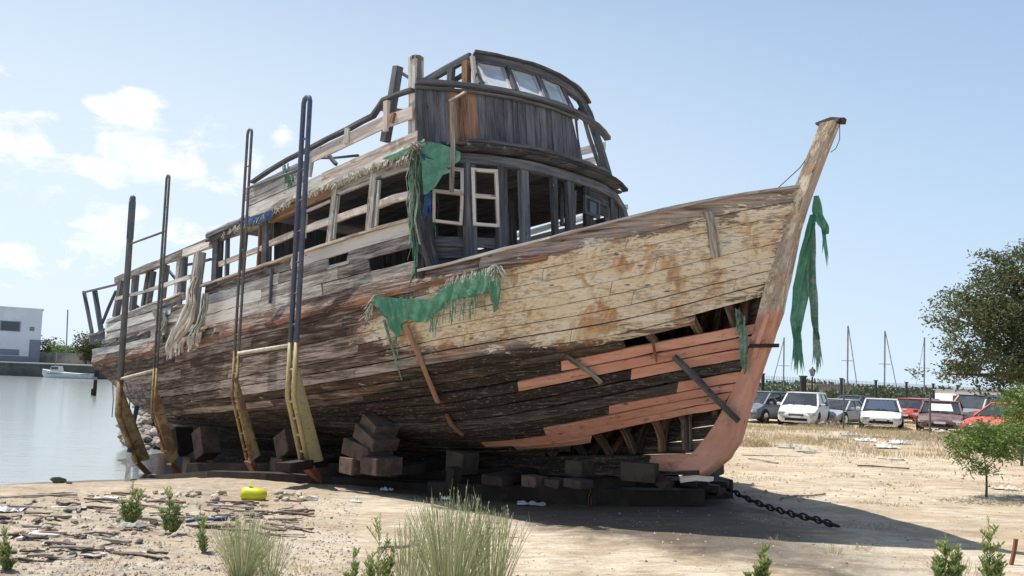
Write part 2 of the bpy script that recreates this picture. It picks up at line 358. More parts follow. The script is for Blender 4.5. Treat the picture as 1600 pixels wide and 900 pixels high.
# ------------------------------------------------------------------ terrain
WATER_Z = -.75
WP = [(-700, 8), (-60, 15.2), (-14, 16.2), (-10.6, 16.5), (-8.8, 18.0), (-7.6, 18.9), (-6.6, 20.4), (-6.9, 22.5), (-8.6, 24.2), (-11.2, 25.0), (-12.6, 28), (-12.5, 50), (-14, 113), (-700, 117)]
def gh(x, y):
    d = -polydist(x, y, WP) if (x < 12 and y < 130) else 40
    if d < 0: return WATER_Z - .25 * min(-d, 4)
    far = sst(y, 21.5, 24) if x < 0 else 0
    z = WATER_Z + lerp(.135, .55, far) * d
    top = .0 + .16 * sst(x, -1, 5) - .06 * sst(y, 14, 26)
    k = .35; t = max(k - abs(z - top), 0) / k; z = min(z, top) - t * t * k * .25
    # grassy bank in front of the car park
    z += .20 * exp(-((y - 29) / 4.5) ** 2) * sst(x, 4, 9)
    n = mnoise.noise(V((x * .35, y * .35, 0))) * .05 + mnoise.noise(V((x * 1.3, y * 1.3, 3))) * .022
    if y < 22: n += mnoise.noise(V((x * 4, y * 4, 7))) * .008
    lr = sst(-x, 1.2, 3.5) * sst(y, 5, 7) * (1 - sst(y, 12, 14))     # rubble at lower left
    n += lr * (abs(mnoise.noise(V((x * 2.3, y * 6, 9)))) * .07)
    return z + n
def axis(lo, hi, step, far, grow=1.16):
    a = [lo]
    while a[-1] < hi: a.append(a[-1] + step)
    s = step; b = a[-1]
    while b < far: s *= grow; b += s; a.append(b)
    s = step; b = lo; pre = []
    while b > -far: s *= grow; b -= s; pre.append(b)
    return pre[::-1] + a
xs = axis(-13, 11, .14, 1800); ys = [y for y in axis(4, 21, .14, 1800) if y > -60]
vs = []; n = len(xs)
for y in ys:
    for x in xs:
        vs.append((x, y, gh(x, y)))
fs = [(j * n + i, j * n + i + 1, (j + 1) * n + i + 1, (j + 1) * n + i) for j in range(len(ys) - 1) for i in range(n - 1)]
g = MB(); g.add(vs, fs)
m, N = mat('earth'); p = N.pos()
sx = N.new('ShaderNodeSeparateXYZ'); N.l.new(p, sx.inputs[0])
nb = N.noise(p, .35, 6, .6, .5); nm = N.noise(p, 1.7, 6, .65, .6); nf = N.noise(p, 22, 5, .75)
st = N.noise(N.vmath('MULTIPLY', p, (.8, 3.6, 1)), 1.3, 6, .65, .8)
f = N.math('ADD', N.math('MULTIPLY', nb, .35), N.math('ADD', N.math('MULTIPLY', nm, .2), N.math('MULTIPLY', st, .45)))
col = N.ramp(f, [(.34, (.33, .245, .165)), (.45, (.46, .365, .26)), (.54, (.63, .55, .43)), (.68, (.69, .62, .505))])
col = N.mix(N.math('MULTIPLY', N.step(nf, .57, .70), .42), col, (.25, .19, .135))
col = N.mix(N.math('MULTIPLY', N.step(N.noise(p, 60, 3, .6), .62, .72), .5), col, (.68, .62, .53))
mott = N.noise(N.vmath('MULTIPLY', p, (1, 1.7, 1)), 3.2, 8, .72, .5)
col = N.mix(N.math('MULTIPLY', N.step(mott, .50, .64), .55), col, (.33, .245, .175))
col = N.mix(N.math('MULTIPLY', N.step(N.noise(N.vmath('MULTIPLY', p, (1, 1.4, 1)), .9, 8, .7, .8), .53, .60), .5), col, (.40, .31, .22))
crk = N.noise(N.vmath('MULTIPLY', p, (1, 5.5, 1)), 2.1, 7, .75, 1.4)
col = N.mix(N.math('MULTIPLY', N.step(crk, .57, .63), .5), col, (.27, .20, .15))
warm = N.math('MULTIPLY', N.step(N.math('ADD', sx.outputs[0], N.math('MULTIPLY', sx.outputs[1], .25)), 4.5, 9), N.step(N.math('ADD', N.math('MULTIPLY', nm, .6), N.math('MULTIPLY', mott, .4)), .44, .58))
col = N.mix(N.math('MULTIPLY', warm, .55), col, (.50, .37, .23))
# brown loose soil towards the rubble at the left and on the bank at the right
left = N.math('MULTIPLY', N.step(N.math('ADD', N.math('MULTIPLY', sx.outputs[0], -1), N.math('MULTIPLY', N.math('SUBTRACT', nm, .5), 3)), 1.2, 3.6), N.step(sx.outputs[1], 3, 6))
col = N.mix(N.math('MULTIPLY', N.math('MULTIPLY', left, N.step(st, .42, .6)), .5), col, (.25, .195, .15))
left2 = N.math('MULTIPLY', left, N.step(N.noise(p, 4.5, 6, .75), .50, .60)); col = N.mix(N.math('MULTIPLY', left2, .45), col, (.16, .125, .10))
bank = N.math('MULTIPLY', N.step(sx.outputs[1], 19, 27), N.step(N.math('ADD', nm, N.math('MULTIPLY', nf, .3)), .45, .8))
col = N.mix(N.math('MULTIPLY', bank, .8), col, (.44, .34, .21))
# wet mud close to the water level
wet = N.math('SUBTRACT', 1, N.step(N.math('ADD', sx.outputs[2], N.math('MULTIPLY', N.math('SUBTRACT', nm, .5), .25)), -.66, -.42))
col = N.mix(N.math('MULTIPLY', wet, .85), col, (.12, .10, .08))
# slipway ground darkened under the old boat, shade painted into its colour
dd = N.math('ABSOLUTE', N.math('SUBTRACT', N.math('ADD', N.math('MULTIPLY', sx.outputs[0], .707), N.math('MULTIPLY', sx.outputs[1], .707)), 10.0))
boat_shade = N.math('SUBTRACT', 1, N.step(N.math('ADD', dd, N.math('MULTIPLY', N.math('SUBTRACT', nm, .5), 1.6)), 1.9, 2.9))
boat_shade = N.math('MULTIPLY', boat_shade, N.math('SUBTRACT', 1, N.step(N.math('ADD', sx.outputs[0], nm), 3.4, 5.0)))
col = N.mix(N.math('MULTIPLY', boat_shade, .8), col, (.06, .05, .043))
h = N.math('ADD', N.math('MULTIPLY', nf, .6), N.math('MULTIPLY', st, .8))
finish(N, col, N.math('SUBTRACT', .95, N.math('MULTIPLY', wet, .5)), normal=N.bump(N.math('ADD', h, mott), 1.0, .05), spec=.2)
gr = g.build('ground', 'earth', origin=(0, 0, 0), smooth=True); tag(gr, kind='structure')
# water
m, N = mat('sea_water'); p = N.pos()
h = N.math('ADD', N.noise(N.vmath('MULTIPLY', p, (.9, 2.6, 1)), 1.1, 4, .55, .6), N.math('MULTIPLY', N.noise(N.vmath('MULTIPLY', p, (.5, 1.5, 1)), .35, 3, .5), .8))
dn = N.new('ShaderNodeCameraData') if False else None
finish(N, N.mix(N.noise(p, .08, 3), (.21, .235, .225), (.26, .285, .275)), .16, normal=N.bump(h, .22, .05), spec=.5)
g = MB(); L = 1800
g.add([(-L, -60, WATER_Z), (30, -60, WATER_Z), (30, L, WATER_Z), (-L, L, WATER_Z)], [(0, 1, 2, 3)])
tag(g.build('water', 'sea_water', origin=(0, 0, WATER_Z)), kind='structure')

# ------------------------------------------------------------------ boat frame of reference
TH = radians(5.3); q = sqrt(.5)
BO = V((2.678, 11.122, .645))
AX = V((-cos(TH) * q, cos(TH) * q, -sin(TH))); SX = V((q, q, 0)); UX = V((-sin(TH) * q, sin(TH) * q, cos(TH)))
def W(a, s, u): return BO + AX * a + SX * s + UX * u
def pray(px, py): return (px - 800) / FPX * rt - (py - CY) / FPX * up + fw
def au(px, py, s):
    d = pray(px, py); t = ((BO - CP).dot(SX) + s) / d.dot(SX); p = CP + d * t - BO; return p.dot(AX), p.dot(UX)
def on(px, py, s): a, u = au(px, py, s); return W(a, s, u)
def onu(px, py, u):
    d = pray(px, py); t = ((BO - CP).dot(UX) + u) / d.dot(UX); return CP + d * t
def ona(px, py, a):
    d = pray(px, py); t = ((BO - CP).dot(AX) + a) / d.dot(AX); return CP + d * t
def pix(p):
    d = V(p) - CP; z = d.dot(fw); return 800 + FPX * d.dot(rt) / z, CY - FPX * d.dot(up) / z
def gpt(px, py, z=0.):
    d = pray(px, py); return CP + d * ((z - EYE) / d.z)
def gnd(px, py):
    z = 0.
    for _ in range(8): p = gpt(px, py, z); z = gh(p.x, p.y)
    return V((p.x, p.y, z))
K = [
 [(-1.71, .1, 3.65), (-1.28, .49, 3.6), (-.83, .89, 3.52), (0, 1.49, 3.36), (.97, 1.99, 3.18), (1.4, 2.16, 3.14), (2.15, 2.36, 3.05), (3.02, 2.51, 3.02), (4.4, 2.59, 3.02), (6.12, 2.6, 3.01), (8.62, 2.6, 2.97), (9.89, 2.6, 2.97), (14.49, 2.46, 3.0), (17.87, 2.2, 3.13)],
 [(-1.68, .1, 3.49), (-1.29, .43, 3.43), (-.85, .84, 3.31), (.18, 1.61, 3.1), (.52, 1.81, 3.03), (1.38, 2.19, 2.95), (2.38, 2.47, 2.86), (3.31, 2.61, 2.79), (4.05, 2.66, 2.76), (5.38, 2.68, 2.75), (6.41, 2.68, 2.72), (8.18, 2.68, 2.71), (9.55, 2.68, 2.7), (11.98, 2.67, 2.68), (17.83, 2.25, 2.86)],
 [(-1.15, .1, 2.32), (-.78, .33, 2.23), (-.36, .67, 2.1), (.16, 1.04, 1.96), (.44, 1.23, 1.9), (.9, 1.49, 1.84), (1.72, 1.89, 1.77), (3.05, 2.33, 1.66), (4, 2.52, 1.58), (6.11, 2.66, 1.5), (8.84, 2.66, 1.44), (12.71, 2.35, 1.45), (18.34, .9, 1.71)],
 [(-1.03, .1, 1.99), (-.42, .41, 1.9), (.09, .71, 1.82), (.63, 1.0, 1.73), (1.36, 1.34, 1.62), (2.01, 1.61, 1.52), (3.02, 1.95, 1.41), (4.22, 2.25, 1.31), (6.4, 2.49, 1.22), (9.23, 2.47, 1.19), (13.22, 1.96, 1.24), (18.15, .6, 1.48)],
 [(-.69, .1, 1.23), (.07, .34, 1.13), (1.03, .73, .98), (1.93, 1.05, .82), (2.44, 1.21, .75), (3.32, 1.46, .69), (4.84, 1.79, .73), (7.11, 2.07, .9), (10.18, 2.01, 1.03), (15.22, 1.15, 1.2), (18.22, .35, 1.37)],
 [(-.43, .1, .88), (.09, .18, .81), (.67, .32, .72), (1.13, .42, .63), (1.75, .55, .51), (2.88, .78, .42), (4.16, 1.0, .41), (5.65, 1.2, .5), (8.26, 1.4, .67), (11.36, 1.26, .85), (14.21, .94, 1.01), (18.18, .25, 1.18)],
 [(-.01, .1, .29), (.89, .15, .26), (2.05, .22, .25), (3.38, .28, .25), (5.83, .35, .25), (9.13, .35, .32), (13.78, .28, .42), (17.71, .12, .61)],
 [(-.05, .1, .02), (.94, .11, -.01), (2.15, .12, -.04), (3.54, .14, -.04), (6.09, .15, -.04), (9.45, .15, -.02), (14.07, .13, .02), (17.74, .1, .13)]]
NT_ = 80; KT = []
for L in K:
    a0, a1 = L[0][0], L[-1][0]; r = []
    for i in range(NT_ + 1):
        t = (i / NT_) ** 1.35; a = lerp(a0, a1, t)
        r.append([a, interp([(x[0], x[1]) for x in L], a), interp([(x[0], x[2]) for x in L], a)])
    for _ in range(4): r = [r[0]] + [[(r[k - 1][c] + 2 * r[k][c] + r[k + 1][c]) / 4 for c in range(3)] for k in range(1, NT_)] + [r[-1]]
    KT.append(r)
def HK(v, tt):
    """hull point (a, s, u): v = key line 0..7 down the side, tt = 0..1 stem to stern (sample space)"""
    v = min(max(v, 0), 6.9999); i = int(v); f = v - i; x = min(max(tt, 0), .99999) * NT_; k = int(x); g_ = x - k
    out = []
    for L in (KT[i], KT[i + 1]): out.append([lerp(L[k][c], L[k + 1][c], g_) for c in range(3)])
    return [lerp(out[0][c], out[1][c], f) for c in range(3)]
def tt_of_a(v, a):
    lo, hi = 0, 1
    for _ in range(24):
        mid = (lo + hi) / 2
        if HK(v, mid)[0] < a: lo = mid
        else: hi = mid
    return lo
def hs(px, py):
    """half-breadth of the port side where the view ray meets it"""
    s = 1.6
    for _ in range(26):
        a, u = au(px, py, -s); tab = []
        for v in (0, 1, 2, 3, 4, 5, 6):
            h = HK(v, tt_of_a(v, a)); tab.append((h[2], h[1]))
        s = .5 * s + .5 * interp(sorted(tab), u)
    return s
def onh(px, py, off=.03): s = hs(px, py) + off; return on(px, py, -s)

CREAM = [(560, 500), (640, 462), (800, 412), (905, 389), (1250, 312), (1196, 466), (1075, 500), (1070, 508), (960, 530), (890, 540), (800, 535), (680, 548), (600, 540), (548, 520)]
PINK1 = [(872, 563), (960, 544), (1100, 519), (1184, 500), (1172, 556), (1090, 561), (1052, 568), (970, 588), (965, 576), (802, 608), (798, 594), (872, 580)]
PINK2 = [(1061, 594), (1160, 576), (1127, 643), (1070, 652), (1007, 664), (960, 678), (900, 694), (840, 704), (760, 704), (712, 692), (720, 682), (760, 672), (800, 667), (945, 636), (945, 630), (1061, 612)]
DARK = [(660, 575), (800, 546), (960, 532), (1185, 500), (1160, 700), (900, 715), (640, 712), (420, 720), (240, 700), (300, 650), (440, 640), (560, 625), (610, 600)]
def softin(x, y, P, w=7): return min(max(.5 + polydist(x, y, P) / (2 * w), 0), 1)
def hpaint(p):
    x, y = pix(p)
    c = softin(x, y, CREAM, 16); 
    if c > 0: c *= lerp(1.0, .84, sst(x, 930, 1150)) * lerp(.80, 1, sst(x, 560, 700))
    if c < .45: c = max(c, .46 * softin(x, y, [(860, 380), (1000, 340), (1245, 292), (1245, 330), (900, 400)], 6))
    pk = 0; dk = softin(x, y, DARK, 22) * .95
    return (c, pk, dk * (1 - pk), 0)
PINKLIM = {(3, 0): 1.36, (3, 1): 2.05, (3, 2): .56, (3, 4): .06, (4, 0): 1.03, (4, 1): 2.1, (4, 2): 3.35, (5, 0): 2.9, (5, 1): 2.45, (5, 2): 2.2}
def pinkpaint(p):
    c = hpaint(p); return (0, .74, 0, 0)
boat = empty('fishing_boat', tuple(W(5, 0, -.3)), label='derelict wooden fishing boat with weathered planks and broken deckhouse on the slipway', cat='boat')
def mir(p, side):   # side -1 port, +1 starboard
    return p
plank_meshes = 0
def hull_plank(v0, v1, t0, t1, side=-1, th=.045, name='hull_plank', mtl='hull_wood', proud=None, pf=hpaint, gap=.006, rag=.004, ptop=None):
    A0 = HK((v0 + v1) / 2, t0)[0]; A1 = HK((v0 + v1) / 2, t1)[0]
    wdt_ = abs(HK(v0, (t0 + t1) / 2)[2] - HK(v1, (t0 + t1) / 2)[2]) + abs(HK(v0, (t0 + t1) / 2)[1] - HK(v1, (t0 + t1) / 2)[1]); gap = min(gap, .055 * wdt_)
    n = max(2, int((A1 - A0) / (.22 if side < 0 else .6))); pr = U_(-.004, .010) if proud is None else proud
    rows = [[], [], [], []]; g = []; pz = []
    vs = []; 
    for i in range(n + 1):
        t = lerp(t0, t1, i / n)
        if i == 0: t += .0002
        if i == n: t -= .0002
        ht = HK(v0, t); hb = HK(v1, t)
        T = W(ht[0], side * ht[1], ht[2]); B = W(hb[0], side * hb[1], hb[2]); d = (B - T); wd = d.length; d = d / max(wd, 1e-6)
        hf = HK((v0 + v1) / 2, min(t + .01, 1)); hg = HK((v0 + v1) / 2, max(t - .01, 0)); tg = (W(hf[0], side * hf[1], hf[2]) - W(hg[0], side * hg[1], hg[2])).normalized()
        nn = d.cross(tg).normalized()
        if nn.dot(SX) * side < 0: nn = -nn
        T = T + d * (gap + U_(-rag, rag)); B = B - d * (gap + U_(-rag, rag)); c = .006
        sec = [T + nn * (pr - c), T + d * c + nn * pr, B - d * c + nn * pr, B + nn * (pr - c), B - nn * th, T - nn * th]
        gl = HK((v0 + v1) / 2, t)[0]; gy = v0 * .18 * 7 if False else ht[2]
        vs += sec; g += [(gl, ht[2], 0), (gl, ht[2] - c, 0), (gl, hb[2] + c, 0), (gl, hb[2], 0), (gl, hb[2], th), (gl, ht[2], th)]
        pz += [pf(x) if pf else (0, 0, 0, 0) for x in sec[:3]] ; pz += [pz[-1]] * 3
    fs = []
    for i in range(n):
        for k in range(6):
            a = i * 6 + k; b = i * 6 + (k + 1) % 6
            fs.append((a, b, b + 6, a + 6) if side < 0 else (b, a, a + 6, b + 6))
    fs += [(5, 4, 3, 2, 1, 0), tuple(n * 6 + k for k in range(6))]
    mb = MB(); mb.add(vs, fs, g, pz)
    return mb.build(name, mtl, boat)
def tA(v, a): return tt_of_a(v, a)
def strake(v0, v1, breaks, side=-1, skip=(), key=None, **kw):
    vm = (v0 + v1) / 2; lim = PINKLIM.get(key, -9) if side < 0 else -9
    for a, b in zip(breaks, breaks[1:]):
        if any(abs(a - s0) < .06 for s0 in skip): continue
        t0 = 0 if a < -1.9 else tA(vm, a); t1 = 1 if b > 17.6 else tA(vm, b)
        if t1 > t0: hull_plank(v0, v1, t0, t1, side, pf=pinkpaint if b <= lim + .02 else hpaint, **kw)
rows = [(0, 1, 1), (1, 2, 7), (2, 3, 2), (3, 4, 5), (4, 5, 3), (5, 6, 3)]
def randbreaks(lo=-2.2, hi=18.2, L=(2.6, 4.6)):
    b = [lo, lo + U_(1.2, 4.0)]
    while b[-1] < hi - 3: b.append(b[-1] + U_(*L))
    b[-1] = hi; return b
for side in (-1, 1):
    ri = 0
    for (i, j, n) in rows:
        for k in range(n):
            v0 = i + k / n; v1 = i + (k + 1) / n; br = randbreaks(L=(2.6, 4.6) if side < 0 else (4, 6)); skip = []
            if side < 0:
                spec = {(2, 0): ([-2.2, -.40, 2.6, 5.5, 9.8, 13.7, 18.2], [-2.2]), (2, 1): ([-2.2, .46, 3.6, 7.2, 11.4, 14.8, 18.2], [-2.2]), (0, 0): ([-2.2, 1.9, 5.2, 9.3, 13.1, 18.2], []),
                        (5, 0): ([-2.2, 1.55, 2.9, 4.2, 8.5, 12.5, 18.2], [-2.2]), (5, 1): ([-2.2, 2.0, 5.2, 9.5, 18.2], [-2.2]), (5, 2): ([-2.2, 2.6, 6, 10.5, 18.2], [-2.2])}
                if (i, k) in spec: br, skip = spec[(i, k)]
                elif (i, k) in PINKLIM: lm = PINKLIM[(i, k)]; br = [-2.2, lm] + [lm + d_ for d_ in (3.4, 7.1, 11.0)] + [18.2]
            else:
                pass
            strake(v0, v1, br, side, skip, key=(i, k), gap=.0025 if v0 < 1.6 else (.0075 if v0 < 1.99 else .013), rag=.004 if v0 < 2 else .008, proud=U_(-.004, .008) if v0 < 2 else U_(-.008, .018))
# orange-red rubbing strake along the sheer
def rubp(p):
    a = (p - BO).dot(AX); return (0, 0, 0, .55 + .35 * mnoise.noise(V((a * .9, 0, 0))))
for side in (-1, 1):
    for a0, a1 in ((.9, 3.6), (3.6, 7.1), (7.1, 10.9), (10.9, 14.6), (14.6, 17.9)):
        hull_plank(.94, 1.07, tA(1, a0), tA(1, a1) if a1 < 17.6 else 1, side, th=.0, proud=.035, rag=.012, name='rubbing_strake', pf=rubp)
# cap rail on the bulwark, forward half
for a0, a1 in ((-1.72, .9), (.9, 3.0)):
    mb = MB(); pts = []
    for i in range(11):
        a = lerp(a0, a1, i / 10); h = HK(0, tA(0, a)); pts.append(W(h[0], -h[1] + .03, h[2] + .012))
    mb.sweep(pts, .15, .035, UX, .006); mb.build('cap_rail', 'grey_wood', boat)
    mb = MB(); mb.sweep([p + SX * (2 * (HK(0, tA(0, (p - BO).dot(AX)))[1] - .03)) for p in pts], .15, .035, UX, .006); mb.build('cap_rail', 'grey_wood', boat)
# keel and deadwood (below key line 6)
for side in (-1, 1):
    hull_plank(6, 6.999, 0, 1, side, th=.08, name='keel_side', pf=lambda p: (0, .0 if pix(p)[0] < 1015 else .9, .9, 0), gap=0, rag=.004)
mb = MB(); mb.sweep([W(HK(7, t / 20)[0], 0, HK(7, t / 20)[2] + .02) for t in range(21)], .28, .06, UX, .004); mb.build('keel_shoe', 'hull_wood', boat)
# stem: outline in the centre plane with real thickness
front = [(-2.26, 4.40), (-2.07, 4.04), (-1.85, 3.59), (-1.68, 3.2), (-1.51, 2.65), (-1.32, 2.04), (-1.03, 1.44), (-.89, 1.11), (-.75, .78), (-.63, .45), (-.43, .2), (-.1, 0)]
back = [(-2.07, 4.40), (-1.87, 4.02), (-1.64, 3.59), (-1.44, 3.15), (-1.25, 2.65), (-1.02, 2.0), (-.84, 1.5), (-.68, 1.22), (-.48, .90), (-.26, .60), (.02, .32), (.45, .0)]
def res(L, n):
    d = [0]
    for a, b in zip(L, L[1:]): d.append(d[-1] + hypot(a[0] - b[0], a[1] - b[1]))
    return [(interp([(x, p[0]) for x, p in zip(d, L)], d[-1] * i / n), interp([(x, p[1]) for x, p in zip(d, L)], d[-1] * i / n)) for i in range(n + 1)]
NS = 36; F_ = res(front, NS); B_ = res(back, NS)
vs = []; fs = []; gs = []; ps = []
for i in range(NS + 1):
    hw = .115; ff = F_[i]; bb = B_[i]; L_ = i * .14; jj = U_(-.006, .006)
    u_ = ff[1]; pk = (1 if u_ < 2.22 else 0) * .72; cr = .75 if u_ >= 2.22 else 0
    sec = [(bb, -hw), ((lerp(bb[0], ff[0], .86), lerp(bb[1], ff[1], .86)), -hw + jj * .5), (ff, -hw * .55), (ff, hw * .55), ((lerp(bb[0], ff[0], .86), lerp(bb[1], ff[1], .86)), hw), (bb, hw)]
    for k, (pp, s_) in enumerate(sec):
        vs.append(W(pp[0] + (jj if k in (2, 3) else 0), s_, pp[1])); gs.append((L_, k * .1, s_)); ps.append((cr * .6, pk, .35 if k in (2, 3) and u_ > 1.6 else 0, 0))
for i in range(NS):
    for k in range(6): a = i * 6 + k; b = i * 6 + (k + 1) % 6; fs.append((a, b, b + 6, a + 6))
fs += [(5, 4, 3, 2, 1, 0), tuple(NS * 6 + k for k in range(6))]
mb = MB(); mb.add(vs, fs, gs, ps); mb.build('stem', 'pale_wood', boat)
mb = MB(); c = W(-2.17, 0, 4.42); mb.sweep([W(-2.0, 0, 4.43), W(-2.2, 0, 4.44), W(-2.29, 0, 4.40)], .16, .035, UX, .01); mb.build('stem_cap', 'dark_wood', boat)
mb = MB(); mb.sweep([on(1300, 190, 0), on(1320, 189, 0)], .08, .07, UX, .004); mb.build('iron_fitting', 'dark_iron', boat)
mb = MB(); mb.sweep([on(1172, 541, -.13), on(1216, 540, -.13)], .05, .05, UX, .004); mb.build('stem_peg', 'skid_wood', boat)
# raised doubling piece bolted to the stem
mb = MB(); mb.sweep([on(1200, 490, -.125), on(1190, 520, -.125), on(1178, 560, -.125)], .03, .055, AX, .004, paint=lambda p: (0, .8, 0, 0)); mb.build('stem_cleat', 'pale_wood', boat)
# frames (ribs)
for side in (-1, 1):
    for i in range(40):
        a = -.75 + i * .46 + U_(-.05, .05)
        if a > 16.8: break
        pts = []
        for v10 in range(3, 63, 4):
            v = v10 / 10; L0 = KT[int(v)]
            if a < HK(v, 0)[0] + .08: continue
            h = HK(v, tA(v, a)); pts.append((h[1], h[2]))
        if len(pts) < 3: continue
        mb = MB(); mb.sweep([W(a, side * max(s_ - (.115 if a > 2 else .155), .03), u_) for s_, u_ in pts], .085, .085, AX, .006, paint=lambda p: (0, (.4 if R() < .3 else .1) if a < 2.8 else 0, .45 if a < 2.8 else .55, 0)); mb.build('rib', 'brown_wood' if a < 2.8 and i % 2 else 'hull_wood', boat)
# inner ceiling behind the ribs keeps the hold dark amidships, as the deck above does
def deckgrid(u_off, a0, a1, inset, ustep=.5, flat=None):
    g_ = []; n = int((a1 - a0) / ustep)
    for i in range(n + 1):
        a = lerp(a0, a1, i / n); h = HK(.6, tA(.6, a)); hb = max(h[1] - inset, .02)
        g_.append([W(a, -hb + 2 * hb * j / 8, (flat if flat is not None else h[2] - u_off) + .05 * (1 - (2 * j / 8 - 1) ** 2)) for j in range(9)])
    return g_
# deck planks (main deck)
for j in range(16):
    for a0, a1 in ((-1.2, 4.5), (4.5, 11), (11, 17.7)):
        s0 = -2.6 + j * .325; s1 = s0 + .318; g_ = []
        n = 10
        for i in range(n + 1):
            a = lerp(a0, a1, i / n); h = HK(1.3, tA(1.3, a)) if a > HK(1.3, 0)[0] else (a, .1, 3.2); hb = max(h[1] - .14, 0.02); uu = h[2]
            g_.append([W(a, max(-hb, min(hb, s_)), uu) for s_ in (s0, s1)])
        if max((g_[k][1] - g_[k][0]).length for k in range(n + 1)) < .02: continue
        mb = MB(); mb.sheet(g_, .04); mb.build('deck_plank', 'grey_wood', boat)
# counter / transom planks closing the stern
for (i, j, n) in rows[:5]:
    for k in range(n):
        v0 = i + k / n; v1 = i + (k + 1) / n; T = HK(v0, 1); B = HK(v1, 1)
        g_ = []
        for c in range(9):
            s_ = -1 + c / 4; bow = .35 * (1 - s_ * s_)
            g_.append([W(T[0] - .03 + bow, s_ * T[1], T[2] - .004), W(B[0] - .03 + bow * .8, s_ * B[1], B[2] + .004)])
        mb = MB(); mb.sheet(g_, .04, ps=[(0, 0, .5, 0)] * 18); mb.build('transom_plank', 'hull_wood', boat)
# sternpost and rudder
mb = MB(); mb.sweep([W(17.75, 0, .1), W(18.2, 0, 1.5)], .2, .16, SX, .01, paint=lambda p: (0, 0, .6, 0)); mb.build('sternpost', 'hull_wood', boat)
mb = MB(); mb.sweep([W(18.1, 0, .05), W(18.45, 0, 1.4)], .5, .07, SX, .01); mb.build('rudder', 'rust', boat)
# ------------------------------------------------------------------ superstructure (boat coordinates a aft, s starboard, u up)
def hb(a): return HK(0, tA(0, a))[1]
def part(name, mtl, fn, parent=boat):
    mb = MB(); fn(mb); return mb.build(name, mtl, parent)
def beam(name, mtl, pts, w, h, upv=UX, jit=.004, parent=boat, paint=None):
    mb = MB(); mb.sweep(pts, w, h, upv, jit, paint=paint); return mb.build(name, mtl, parent)
def arr(p0, p1, n): return [V(p0).lerp(V(p1), i / n) for i in range(n + 1)]
# side planking of the deckhouse, port: four courses between sheer and sill
def sideplank(a0, a1, u0, u1, s=None, th=.035, side=-1, rag=.005, name='deckhouse_plank', mtl='grey_wood', step=.3, lean=0, proud=0, endrag=0):
    n = max(2, int((a1 - a0) / step)); vs = []; gs = []; pr = U_(-.006, .008) + proud
    for i in range(n + 1):
        a = lerp(a0, a1, i / n); ss = (hb(a) - .06 if s is None else s); t_, b_ = u1 - .005 + U_(-rag, rag), u0 + .005 + U_(-rag, rag)
        if i in (0, n) and endrag: 
            aa = a + U_(-endrag, endrag); ab = a + U_(-endrag, endrag)
        else: aa = ab = a
        for (x, uu, aq) in ((ss + pr, t_, aa), (ss + pr, (t_ + b_) / 2, (aa + ab) / 2 + (U_(-1, 1) * endrag if i in (0, n) else 0)), (ss + pr, b_, ab), (ss - th, b_, ab), (ss - th, t_, aa)):
            vs.append(W(aq, side * (x - lean * (uu - 3)), uu)); gs.append((a, uu, x))
    fs = []
    for i in range(n):
        for k in range(5):
            a = i * 5 + k; b = i * 5 + (k + 1) % 5; fs.append((a, b, b + 5, a + 5) if side < 0 else (b, a, a + 5, b + 5))
    fs += [(4, 3, 2, 1, 0), tuple(n * 5 + k for k in range(5))]
    mb = MB(); mb.add(vs, fs, gs); return mb.build(name, mtl, boat)
cs = [2.98, 3.22, 3.43, 3.63, 3.84]
for r_, segs in enumerate([[(3.0, 5.5), (5.52, 8.4), (8.4, 10.2), (10.25, 13.2), (13.2, 16.9)],
                           [(4.25, 5.0), (5.02, 7.6), (7.65, 10.2), (10.9, 14.0), (14.05, 17.0)],
                           [(3.0, 4.75), (5.4, 7.0), (7.0, 10.15), (11.2, 13.3), (13.4, 16.7)],
                           [(3.0, 6.6), (6.62, 10.1), (11.3, 12.6), (12.8, 14.6)]]):
    for a0, a1 in segs: sideplank(a0, a1, cs[r_], cs[r_ + 1], endrag=.06, rag=.007 if a0 < 10 else .02)
sideplank(4.77, 5.38, 3.43, 3.50, endrag=.05)
beam('window_sill', 'pale_wood', [W(a, -(hb(a) - .05), 3.855 + .004 * sin(a * 7)) for a in [3 + .4 * i for i in range(19)]], .11, .04)
beam('window_sill', 'pale_wood', [W(a, -(hb(a) - .07), 3.86 + .01 * sin(a * 3)) for a in [11.3 + .4 * i for i in range(13)]], .10, .035, jit=.008)
beam('deckhouse_cleat', 'dark_wood', arr(W(7.25, -2.57, 3.1), W(7.2, -2.57, 3.75), 3), .05, .03, AX)
# starboard wall seen through the windows; interior shade put into its blackish plank colour
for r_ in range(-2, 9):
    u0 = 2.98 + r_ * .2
    for a0, a1 in ((2.9, 5.6), (5.62, 8.3)): sideplank(a0, a1, u0, u0 + .197, side=1, s=2.5, name='deckhouse_plank', mtl='blackish_wood')
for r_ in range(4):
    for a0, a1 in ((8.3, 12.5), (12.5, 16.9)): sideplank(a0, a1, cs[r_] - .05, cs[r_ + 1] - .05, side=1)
# inner bulkhead across the house, behind the third window bay
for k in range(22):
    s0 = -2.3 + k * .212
    mb = MB(); mb.sweep([W(7.6, s0 + .1, 2.8), W(7.6, s0 + .1, 4.75)], .205, .03, AX, .003); mb.build('bulkhead_board', 'dark_wood', boat)
